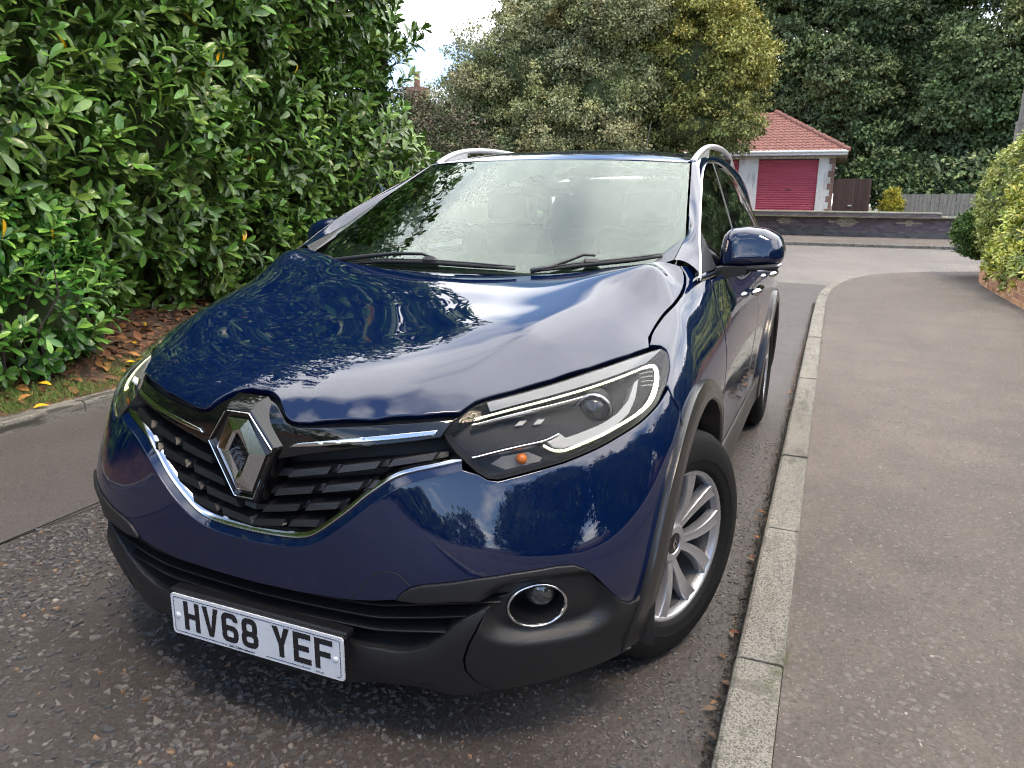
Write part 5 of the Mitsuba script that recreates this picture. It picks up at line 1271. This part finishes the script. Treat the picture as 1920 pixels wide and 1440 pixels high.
rng = np.random.default_rng(31)
gt_ = thing('small_leaved_tree', 'broad grey green small leaved tree right behind the car roof', 'tree')
gb = [(-8.9, 25.2, 5.4, 2.7, 2.4, 2.6), (-10.6, 25, 4.5, 2.0, 2.0, 1.9), (-7.5, 25.4, 6.6, 2.4, 2.2, 2.0), (-8.2, 24.6, 3.7, 3.0, 2.0, 1.1), (-11.7, 24.8, 3.5, 1.6, 1.6, 1.1), (-9.2, 25.6, 7.4, 1.4, 1.4, 1.1), (-6.2, 25, 7.6, 1.8, 1.8, 1.5), (-6.4, 24.8, 4.8, 1.5, 1.6, 1.8)]
crown(gt_, rng, branchy(rng, gb, 1.0, .80), 5200, TPL_TINY, .105, [(.22, .235, .105), (.27, .28, .145), (.175, .195, .08), (.32, .31, .12), (.34, .25, .08)], [4, 4, 2, 1.2, .25], 'soft_leaf', .25, 52, .26, by_blob=True)
for b in gb:
    m = trimesh.creation.icosphere(2); m.apply_scale([q * .62 for q in b[3:6]]); m.apply_translation(b[:3]); part(gt_, 'inner_mass', m, 'core_block_green', True)  # added cores that keep the sky from showing through
trunk(gt_, rng, (-8.6, 25.4, 0), (-8.4, 25.3, 5.2), .20, 9, 2.4)
yt = thing('yellowing_tree', 'spreading tree turning yellow green, hanging over the garage roof', 'tree')
yb = [(-3.9, 27.2, 6.0, 2.0, 2.0, 2.2), (-3.0, 27.4, 5.2, 1.4, 1.7, 1.6), (-5.3, 27.0, 5.2, 1.8, 1.8, 2.2), (-4.3, 27.2, 7.4, 1.7, 1.7, 1.3), (-2.6, 27.4, 6.4, 1.25, 1.4, 1.2), (-4.0, 26.8, 3.9, 2.3, 1.7, .95), (-5.8, 26.8, 3.5, 1.5, 1.5, .8), (-5.3, 27, 7.9, 1.2, 1.2, .9)]
def gold(p, hue, rng):
    k = .75 * np.clip((p[:, 2] - 3.8) / 3.0 + .12 * (p[:, 0] + 3.5) + rng.normal(0, .25, len(p)), 0, 1)[:, None]
    return hue * (1 - k) + k * np.where(rng.random((len(p), 1)) < .15, np.array([.40, .31, .06]), np.array([.33, .32, .075])) * rng.uniform(.8, 1.2, (len(p), 1))
crown(yt, rng, branchy(rng, yb, 1.0, .70), 3800, TPL_TINY, .125, [(.115, .135, .042), (.145, .165, .052)], [1, 1], 'soft_leaf', .25, 32, .24, hang=.1, yellow=gold)
for b in yb:
    m = trimesh.creation.icosphere(2); m.apply_scale([q * .55 for q in b[3:6]]); m.apply_translation(b[:3]); part(yt, 'inner_mass', m, 'core_block_green', True)
trunk(yt, rng, (-3.9, 27.3, 0), (-3.8, 27.2, 5.4), .18, 9, 1.9)
# tall dark trees behind the gardens
rng = np.random.default_rng(41)
dark = [(.10, .14, .060), (.135, .18, .070), (.18, .22, .085), (.070, .102, .048)]
big = [((-1.5, 46, 0), [(-1.5, 46, 9.6, 4.2, 3.5, 4.5), (.9, 45, 6.0, 2.6, 2.4, 2.2), (-2.4, 45, 13.5, 3.6, 3, 2.6), (1.4, 46, 12.0, 2.4, 2.6, 2.6), (.4, 44.2, 8.2, 2.0, 1.8, 1.4)], 'tall dark leafy tree rising behind the garage roof ridge'),
       ((4.6, 47, 0), [(4.2, 47, 6.6, 2.8, 2.6, 3.0), (3.6, 47, 11.0, 1.9, 2.2, 1.6), (5.2, 47.5, 8.8, 1.9, 2.2, 1.7), (3.4, 46.5, 3.4, 2.4, 2.2, 1.6), (5.2, 48, 13.2, 3.2, 2.6, 1.6)], 'dark tree with gaps of sky in its crown behind the brown gate'),
       ((9.2, 44, 0), [(8.3, 44, 9.2, 3.0, 2.8, 4.0), (7.3, 43.5, 4.2, 2.8, 2.4, 2.8), (10.2, 44, 5.0, 2.8, 2.6, 3.4), (9.6, 44, 12.6, 3.2, 2.8, 2.4), (7.0, 43.6, 7.4, 1.6, 1.6, 1.7), (6.6, 44.6, 5.6, 1.9, 1.6, 1.7)], 'massive grey green tree behind the timber fence on the right'),
       ((15.5, 44, 0), [(14.2, 43, 8.2, 3.4, 3, 5.0), (13.0, 42.6, 3.6, 3.0, 2.6, 2.8), (17, 44, 7, 3.5, 3, 5)], 'dark tree behind the lamp post at the right edge'),
       ((-8.5, 50, 0), [(-7.5, 50, 8.0, 4.0, 3, 4.6), (-10, 51, 6.0, 3, 3, 3.5)], 'dark tree behind the garage, seen past the yellowing crown')]
for base, bl, lab in big:
    t = thing('tall_tree', lab, 'tree', group=None)
    sub_ = branchy(rng, bl, .95, 1.25)
    vol = sum(b[3] * b[4] + b[4] * b[5] for b in sub_)
    crown(t, rng, sub_, int(15 * vol), TPL_TINY, .22, dark, [3, 4, 2.2, 2], 'soft_leaf', .20, 26, .34, by_blob=True)
    trunk(t, rng, base, (bl[0][0], bl[0][1], bl[0][2] + 1), .38, 8, 3.0)
sh = thing('pale_shrub', 'pale green young tree standing over the brown gate', 'shrub')
crown(sh, rng, [(3.25, 38.5, 2.5, 1.0, .8, 1.3), (2.9, 38.3, 3.3, .55, .5, .6), (4.0, 38.3, 1.9, .9, .7, .8), (2.1, 38.2, 2.6, .7, .6, .7)], 330, TPL_PALM, .17, [(.085, .125, .045), (.06, .10, .035), (.12, .16, .06)], [2, 1.4, 1], 'soft_leaf', .25, 14, .28)
trunk(sh, rng, (3.2, 38.5, .8), (3.2, 38.5, 2.6), .07, 4, .8)
ys_ = thing('golden_conifer', 'small golden yellow conifer peeping over the purple wall', 'shrub')
crown(ys_, rng, [(3.30, 34.8, 1.30, .48, .4, .35), (3.28, 34.8, 1.62, .30, .3, .42)], 420, TPL_TINY, .085, [(.30, .27, .03), (.22, .22, .03), (.40, .33, .04)], [2, 1, 1], 'soft_leaf', .2, 14, .10, hang=-.5)
trunk(ys_, rng, (3.3, 34.8, .8), (3.3, 34.8, 1.5), .05, 2, .2)
for k, (bx_, by_, s_) in enumerate(((5.0, 38.5, 1.0), (6.6, 38.6, 1.1), (8.4, 38.6, 1.2))):
    u_ = thing('understorey_shrub', ('low dark shrub behind the left end of the grey fence', 'low dark shrub behind the middle of the grey fence', 'low dark shrub behind the right end of the grey fence')[k], 'shrub')
    crown(u_, rng, [(bx_, by_, 1.7 * s_, 1.2, .9, 1.0 * s_), (bx_ + .5, by_ + .2, 2.6 * s_, .9, .8, .8)], 260, TPL_PALM, .22, dark, [2, 3, 2, 2], 'soft_leaf', .25, 12, .35)
    trunk(u_, rng, (bx_, by_, .8), (bx_, by_, 2.2), .06, 4, .7)

# ---- hedges in the planter on the right
rng = np.random.default_rng(51)
ch = thing('clipped_hedge', 'tall rounded clipped green hedge behind the yellow shrub on the right', 'hedge')
cb_ = [(4.55, 14.0, 1.40, 1.15, 1.25, 1.20), (4.70, 13.2, 1.85, 1.05, 1.5, 1.15), (4.5, 14.3, .85, 1.0, .95, .70)]
crown(ch, rng, cb_, 5200, TPL_TINY, .058, [(.36, .40, .11), (.28, .33, .09), (.45, .47, .14)], [3, 2, 1.2], 'waxy_leaf', .035, 18, .06)
for b in cb_:
    m = trimesh.creation.icosphere(3); m.apply_scale([q * .93 for q in b[3:6]]); m.apply_translation(b[:3]); part(ch, 'inner_mass', m, 'core_block_green', True)
rb = thing('round_bush', 'small round bright green bush at the far end of the planter wall', 'bush')
crown(rb, rng, [(3.60, 14.75, .86, .42, .42, .42)], 520, TPL_TINY, .055, [(.075, .14, .025), (.055, .11, .02), (.11, .18, .035)], [2, 2, 1], 'soft_leaf', .10, 16, .06)
m = trimesh.creation.icosphere(3); m.apply_scale(.36); m.apply_translation((3.60, 14.75, .86)); part(rb, 'inner_mass', m, 'core_block_dark', True)
part(rb, 'stem', tube([(3.62, 14.75, .38), (3.60, 14.75, .7)], .03, 6), 'bark', True)
def yellow_shrub(label, blobs, n, size, seed, parts=300, cols=((.44, .46, .08), (.30, .36, .055), (.16, .22, .04), (.58, .56, .13)), wts=(3, 3, 2, 1.6)):
    r = np.random.default_rng(seed); k = thing('yellow_shrub', label, 'shrub')
    p, nn = blob_points(r, n, blobs, .12)
    d = whorls(r, p, nn * .8 + np.array([0, 0, .45]) + r.normal(0, .35, p.shape), 9, r.uniform(.8, 1.2, len(p)) * size, list(cols), list(wts), tip=((.50, .50, .10), .45), spread=(.5, 1.3))
    hedge_plant(k, TPL_MED, d, 'waxy_leaf', parts)
    for b in blobs:
        m = trimesh.creation.icosphere(2); m.apply_scale([q * .70 for q in b[3:6]]); m.apply_translation(b[:3]); part(k, 'inner_mass', m, 'core_block_dark', True)
    return k
yellow_shrub('yellow green variegated shrub spilling over the orange brick wall', [(4.02, 11.8, .85, .55, 1.3, .62), (4.15, 12.2, 1.35, .55, 1.1, .62), (4.2, 11.9, 1.75, .5, .9, .42), (3.95, 12.9, .62, .42, .6, .36), (3.72, 10.9, .50, .36, 1.1, .32), (3.72, 12.2, .48, .30, .8, .26), (4.1, 10.3, 1.0, .5, .9, .7)], 2100, .115, 61)
# what stands along the footway nearer the camera, mirrored in the car's flank
for k, (yy, lab, sc) in enumerate(((7.4, 'green hedge bush in the planter nearest the yellow shrub', 1.0), (4.4, 'green hedge bush in the planter level with the rear wheel', 1.0), (1.0, 'green hedge bush in the planter level with the front wheel', 1.0), (-2.6, 'green hedge bush in the planter behind the viewer', 1.0))):
    gb_ = thing('green_bush', lab, 'bush')
    bl = [(4.6, yy, 1.1, .95, 1.6, 1.1), (4.8, yy + .8, 1.7, .9, 1.1, .9), (4.7, yy - .9, 1.5, .9, 1.0, 1.0)]
    crown(gb_, rng, bl, 700, TPL_MED, .11, [(.045, .09, .02), (.07, .12, .03), (.13, .16, .035)], [3, 2, 1], 'waxy_leaf', .12, 12, .12)
    for b in bl:
        m = trimesh.creation.icosphere(2); m.apply_scale([q * .85 for q in b[3:6]]); m.apply_translation(b[:3]); part(gb_, 'inner_mass', m, 'core_block_dark', True)
# trees behind the viewer, mirrored in the bumper
rng = np.random.default_rng(71)
for k, (x_, y_, h_, lab) in enumerate(((-9, -22, 9, 'dark tree down the road behind the viewer, left of the road'), (-3.5, -30, 5.0, 'low dark tree far down the road behind the viewer'), (4, -34, 4.6, 'dark tree closing the road behind the viewer'), (12, -30, 6.5, 'dark tree behind the viewer on the right'), (20, -20, 7.5, 'tall tree behind the viewer far to the right'), (-18, -14, 9, 'tall tree beyond the hedge behind the viewer'))):
    t = thing('tall_tree', lab, 'tree')
    bl = [(x_, y_, h_ * .55, h_ * .55, h_ * .5, h_ * .42), (x_ + 2.5, y_ - 1, h_ * .40, h_ * .45, h_ * .4, h_ * .34), (x_ - 2.5, y_ + .5, h_ * .36, h_ * .45, h_ * .4, h_ * .3)]
    crown(t, rng, bl, 420, TPL_PALM, .42, dark, [3, 4, 2, 2], 'soft_leaf', .2, 12, .8)
    trunk(t, rng, (x_, y_, 0), (x_, y_, h_ * .6), .3, 5, 2)
rng = np.random.default_rng(77)
tw = thing('thin_tree', 'sparse brownish shrub between the laurel hedge and the grey green tree', 'shrub')
crown(tw, rng, [(-9.6, 18.5, 2.6, 1.7, 1.2, 1.5), (-10.6, 18.6, 3.2, 1.2, 1.0, 1.3), (-8.4, 18.4, 2.2, 1.2, 1.0, .9)], 1500, TPL_TINY, .10, [(.09, .075, .045), (.065, .075, .03), (.13, .09, .06), (.08, .10, .04)], [3, 3, 1, 2], 'soft_leaf', .30, 18, .22)
trunk(tw, rng, (-9.8, 18.5, 0), (-9.8, 18.5, 3.4), .07, 12, 1.6)
# ---------------------------------------------------------------- loose chippings set in the road surface
rng = np.random.default_rng(81)
def stone_mesh(rng, r):
    n = rng.integers(5, 8); a = np.sort(rng.uniform(0, 2 * np.pi, n)); el = rng.uniform(.55, .95)
    rad = r * rng.uniform(.75, 1.15, n); th = rng.uniform(0, np.pi)
    x, y = rad * np.cos(a), rad * el * np.sin(a); x, y = x * math.cos(th) - y * math.sin(th), x * math.sin(th) + y * math.cos(th)
    h = r * rng.uniform(.20, .45); tx, ty = rng.uniform(-.28, .28, 2)
    top = np.c_[x * .88, y * .88, h + tx * x + ty * y]; bot = np.c_[x, y, np.full(n, -.004)]
    v = np.vstack([top, bot]); f = [(0, i, i + 1) for i in range(1, n - 1)]
    for i in range(n):
        j = (i + 1) % n; f += [(i, n + i, n + j), (i, n + j, j)]
    return v, np.array(f)
STN = [stone_mesh(rng, 1.0) for _ in range(14)]
cols_road = np.array([(.100, .090, .084), (.125, .113, .104), (.076, .073, .073), (.15, .135, .12), (.19, .12, .075), (.058, .058, .061), (.26, .24, .21)]); cw = np.array([4, 3, 3, .9, .25, 2, .03])
cols_path = np.array([(.110, .088, .074), (.135, .112, .095), (.085, .070, .060), (.17, .148, .13), (.30, .275, .25)]); cwp = np.array([3, 3, 2, 1.4, .35])
scene['chipping'] = glossy(.65, .4)
def chips(root, pts, z, sizes, cols, w, n_part, name_part, name_stuff, rise=1.0):
    V, F, C, off, out = [], [], [], 0, []
    col = cols[rng.choice(len(cols), len(pts), p=w / w.sum())] * rng.uniform(.85, 1.15, (len(pts), 1))
    d = np.linalg.norm(np.c_[pts, np.full(len(pts), z)] - CAM, axis=1)
    order = np.argsort(-(sizes / d)) ; bigset = set(order[:n_part].tolist())
    for i in range(len(pts)):
        v, f = STN[rng.integers(len(STN))]; a = rng.uniform(0, 6.28); s = sizes[i]
        w_ = np.c_[(v[:, 0] * math.cos(a) - v[:, 1] * math.sin(a)) * s, (v[:, 0] * math.sin(a) + v[:, 1] * math.cos(a)) * s, np.where(v[:, 2] < 0, -.004, v[:, 2] * s * rise)] + [pts[i, 0], pts[i, 1], z]
        c = np.tile(col[i], (len(v), 1))
        if i in bigset:
            k = fresh(f'{root}__{name_part}'); scene[k] = mikit.ply(TM(w_, f), 'chipping', smooth=False, uv=tint_uv(c))
        else:
            V.append(w_); F.append(f + off); C.append(c); off += len(v)
    k = fresh(f'{root}__{name_stuff}'); scene[k] = mikit.ply(TM(np.vstack(V), np.vstack(F)), 'chipping', smooth=False, uv=tint_uv(np.vstack(C))); labels[k] = {'kind': 'stuff'}
def scatter(rng, n, x0, x1, y0, y1, dens):
    p = np.c_[rng.uniform(x0, x1, n), rng.uniform(y0, y1, n)]
    k = meshkit.fbm(np.c_[p * 1.6, np.full(n, 2.2)], 3, 4)
    return p[rng.random(n) < dens * np.clip((k - .25) * 2.6, .25, 1)]
def visible(p, z):
    q = np.c_[p, np.full(len(p), z)]; return p[in_view(q, 1.1)]
pr = visible(scatter(rng, 44000, -1.66, 1.04, -.9, 3.2, .9), 0.0)
prL = visible(scatter(rng, 9000, -1.66, -.9, 3.2, 6.0, .7), 0.0)
pr = np.vstack([pr, prL])
sz = rng.uniform(.006, .0150, len(pr)) * np.where(rng.random(len(pr)) < .12, 1.35, 1) * np.interp(pr[:, 0], [-.3, .6], [1, .55])
chips('road', pr, .0, sz, cols_road, cw, 300, 'stone', 'chippings')
pf = visible(scatter(rng, 52000, 1.20, 3.4, -.3, 11.5, .6), KH)
pf = pf[rng.random(len(pf)) < np.interp(pf[:, 1], [3, 11.5], [1, .1])]
chips('footway', pf, KH - .004, rng.uniform(.003, .0078, len(pf)), cols_path, cwp, 300, 'stone', 'chippings', rise=.45)
pp = visible(scatter(rng, 2500, -3.0, -1.68, .6, 4.0, .35), 0)
chips('road_patch', pp, .004, rng.uniform(.003, .007, len(pp)), cols_road, cw, 40, 'stone', 'chippings')

# ---------------------------------------------------------------- fallen leaves and verge plants
TPL_FALL = leaf_template(4, .35, .25, 1.1, .55)
def fallen(key, label, cat, pos, size, col, yaw, tilt, group=None):
    k = thing(key, label, cat, group=group)
    a = np.array([[math.cos(yaw) * math.cos(tilt), math.sin(yaw) * math.cos(tilt), math.sin(tilt)]])
    v, f, c = place_leaves(TPL_FALL, np.array([pos]), a, np.array([[0.15, -.1, 1.0]]), np.array([size]), np.array([col]))
    scene[k] = leaf_ply(v, f, c, 'dry_leaf')
def on_ground_px(px, py, z):
    d = _f + _r2 * ((px - 960) / 1412.65) - _up * ((py - 720) / 1412.65); return CAM + d * (z - CAM[2]) / d[2]
_r2 = np.cross(_f, _up)
# yellow leaves on the left verge and kerb
YL = [((-3.13, 1.72, .085), .085, 1.2, 'yellow fallen leaf curled upright against the left kerb'), ((-3.36, 1.93, .17), .08, .4, 'yellow fallen leaf on the grassy verge above the curled leaf'), ((-3.50, 1.80, .20), .07, 2.2, 'yellow fallen leaf beside the grass tuft at the left verge'),
      ((-3.42, 2.72, .17), .11, .1, 'yellow fallen leaf on the verge beside the near headlight'), ((-3.40, 2.62, .17), .07, .9, 'small yellow fallen leaf left of the one beside the headlight'), ((-3.62, 2.05, .23), .07, 2.8, 'yellow leaf lying on the litter under the low bush')]
for pos, s_, yw, lab in YL: fallen('yellow_leaf', lab, 'leaf', pos, s_, (.62, .36, .015), yw, .25 if pos[2] < .1 else .08)
rng = np.random.default_rng(91)
n = 2600; lx = rng.uniform(-5.0, -3.25, n); ly = rng.uniform(.9, 7.0, n)
lz = .066 + .10 * np.clip((-3.14 - lx) / .5, 0, 1) + .22 * np.clip((-3.14 - lx - .3) / 1.2, 0, 1) + rng.uniform(.0, .03, n)
cl = np.array([(.20, .085, .04), (.28, .13, .055), (.13, .065, .035), (.36, .17, .05), (.10, .06, .04), (.5, .3, .03)])[rng.choice(6, n, p=[.3, .22, .25, .1, .1, .03])]
v, f, c = place_leaves(TPL_FALL, np.c_[lx, ly, lz], np.c_[rng.normal(size=(n, 2)), rng.normal(0, .25, n)], np.c_[rng.normal(0, .35, (n, 2)), np.ones(n)], rng.uniform(.05, .11, n), cl)
scene['leaf_litter'] = leaf_ply(v, f, c, 'dry_leaf'); labels['leaf_litter'] = {'label': 'brown and rust red fallen leaves under the laurel hedge', 'category': 'leaf litter', 'kind': 'stuff'}
# grass blades along the verge, weeds and moss at the kerbs
TPL_BLADE = (np.array([(0, -.03, 0), (0, .03, 0), (.5, .022, .06), (.5, -.022, .06), (1, 0, -.02)], float), np.array([(0, 1, 2), (0, 2, 3), (3, 2, 4)]))
n = 16000; gx_ = -3.15 - rng.gamma(1.6, .13, n); gy_ = rng.uniform(.6, 5.5, n); k_ = meshkit.fbm(np.c_[gx_ * 3, gy_ * 3, np.zeros(n)], 3, 9) > .46
gx_, gy_ = gx_[k_], gy_[k_]; n = len(gx_); gz_ = .064 + .10 * np.clip((-3.14 - gx_) / .5, 0, 1)
v, f, c = place_leaves(TPL_BLADE, np.c_[gx_, gy_, gz_], np.c_[rng.normal(0, .5, (n, 2)), np.full(n, .8)], np.c_[rng.normal(0, 1, (n, 2)), np.full(n, .3)], rng.uniform(.03, .075, n), ramp(rng, n, [(.09, .16, .03), (.14, .20, .04), (.20, .19, .07)], [3, 2, 1]))
scene['verge_grass'] = leaf_ply(v, f, c, 'soft_leaf'); labels['verge_grass'] = {'label': 'short grass tufts along the left kerb', 'category': 'grass', 'kind': 'stuff'}
# gutter litter on the right: dead leaves, grit, moss
GL = []
for k in range(60):
    yy = rng.uniform(.25, 7.5); xx = 1.050 - abs(rng.normal(0, .016)); GL.append((xx, yy))
for k, (xx, yy) in enumerate(sorted(GL, key=lambda q: q[1])):
    col = np.array([(.15, .065, .032), (.20, .115, .065), (.12, .062, .036), (.24, .10, .035), (.16, .11, .075)])[rng.integers(5)]
    fallen('gutter_leaf', 'small dead brown leaf lying in the gutter along the right kerb', 'leaf', (xx, yy, .008 + rng.uniform(0, .012)), rng.uniform(.018, .040), col, rng.uniform(0, 6.28), rng.uniform(0, .5), group='dead leaves along the right gutter')
n = 12000; yy = rng.uniform(.2, 10, n); xx = 1.060 - np.abs(rng.normal(0, .020, n)); s_ = rng.uniform(.0015, .0055, n)
cg = np.array([(.035, .028, .020), (.065, .045, .03), (.11, .075, .05), (.04, .05, .014)])[rng.choice(4, n, p=[.35, .3, .2, .15])]
v, f, c = place_leaves(TPL_TINY, np.c_[xx, yy, rng.uniform(.001, .010, n)], rng.normal(size=(n, 3)) * [1, 1, .4], np.c_[rng.normal(0, .5, (n, 2)), np.ones(n)], s_ * 2.2, cg)
scene['gutter_debris'] = leaf_ply(v, f, c, 'dry_leaf'); labels['gutter_debris'] = {'label': 'dark grit and leaf crumbs in the right gutter', 'category': 'debris', 'kind': 'stuff'}
def mossy(name, label, pts, spread, n, size):
    p = np.repeat(np.array(pts), n, 0) + rng.normal(0, 1, (len(pts) * n, 3)) * spread
    v, f, c = place_leaves(TPL_BLADE, p, np.c_[rng.normal(0, .6, (len(p), 2)), np.full(len(p), .8)], np.c_[rng.normal(0, 1, (len(p), 2)), np.full(len(p), .3)], size * rng.uniform(.5, 1.3, len(p)), ramp(rng, len(p), [(.10, .13, .02), (.16, .19, .03), (.07, .09, .02)], [2, 2, 1]))
    scene[name] = leaf_ply(v, f, c, 'soft_leaf'); labels[name] = {'label': label, 'category': 'moss', 'kind': 'stuff'}
jy = [.735 + .94 * k for k in range(-1, 10)]
mossy('joint_moss', 'green moss in the joints between the right kerb stones', [(xx, yy, KH - .012) for yy in jy for xx in np.linspace(1.09, 1.18, 5)], [.016, .0022, .004], 34, .010)
mossy('footway_moss', 'yellow green moss and weeds along the back edge of the right kerb', [(1.191, yy, KH - .003) for yy in np.r_[.78, .80, .83, rng.uniform(.9, 9.5, 22), 5.0, 5.1, 5.2, 6.1, 6.3, 6.4, 7.0]], [.005, .03, .003], 26, .014)
# the tar joint between the two road surfaces
structure('road_seam', loft([np.c_[x_ + .006 * np.sin(np.linspace(0, 60, 80)), np.linspace(-1, 10, 80), np.full(80, .0055)] for x_ in (-1.682 - .006, -1.682 + .006)][::-1]), 'seal')
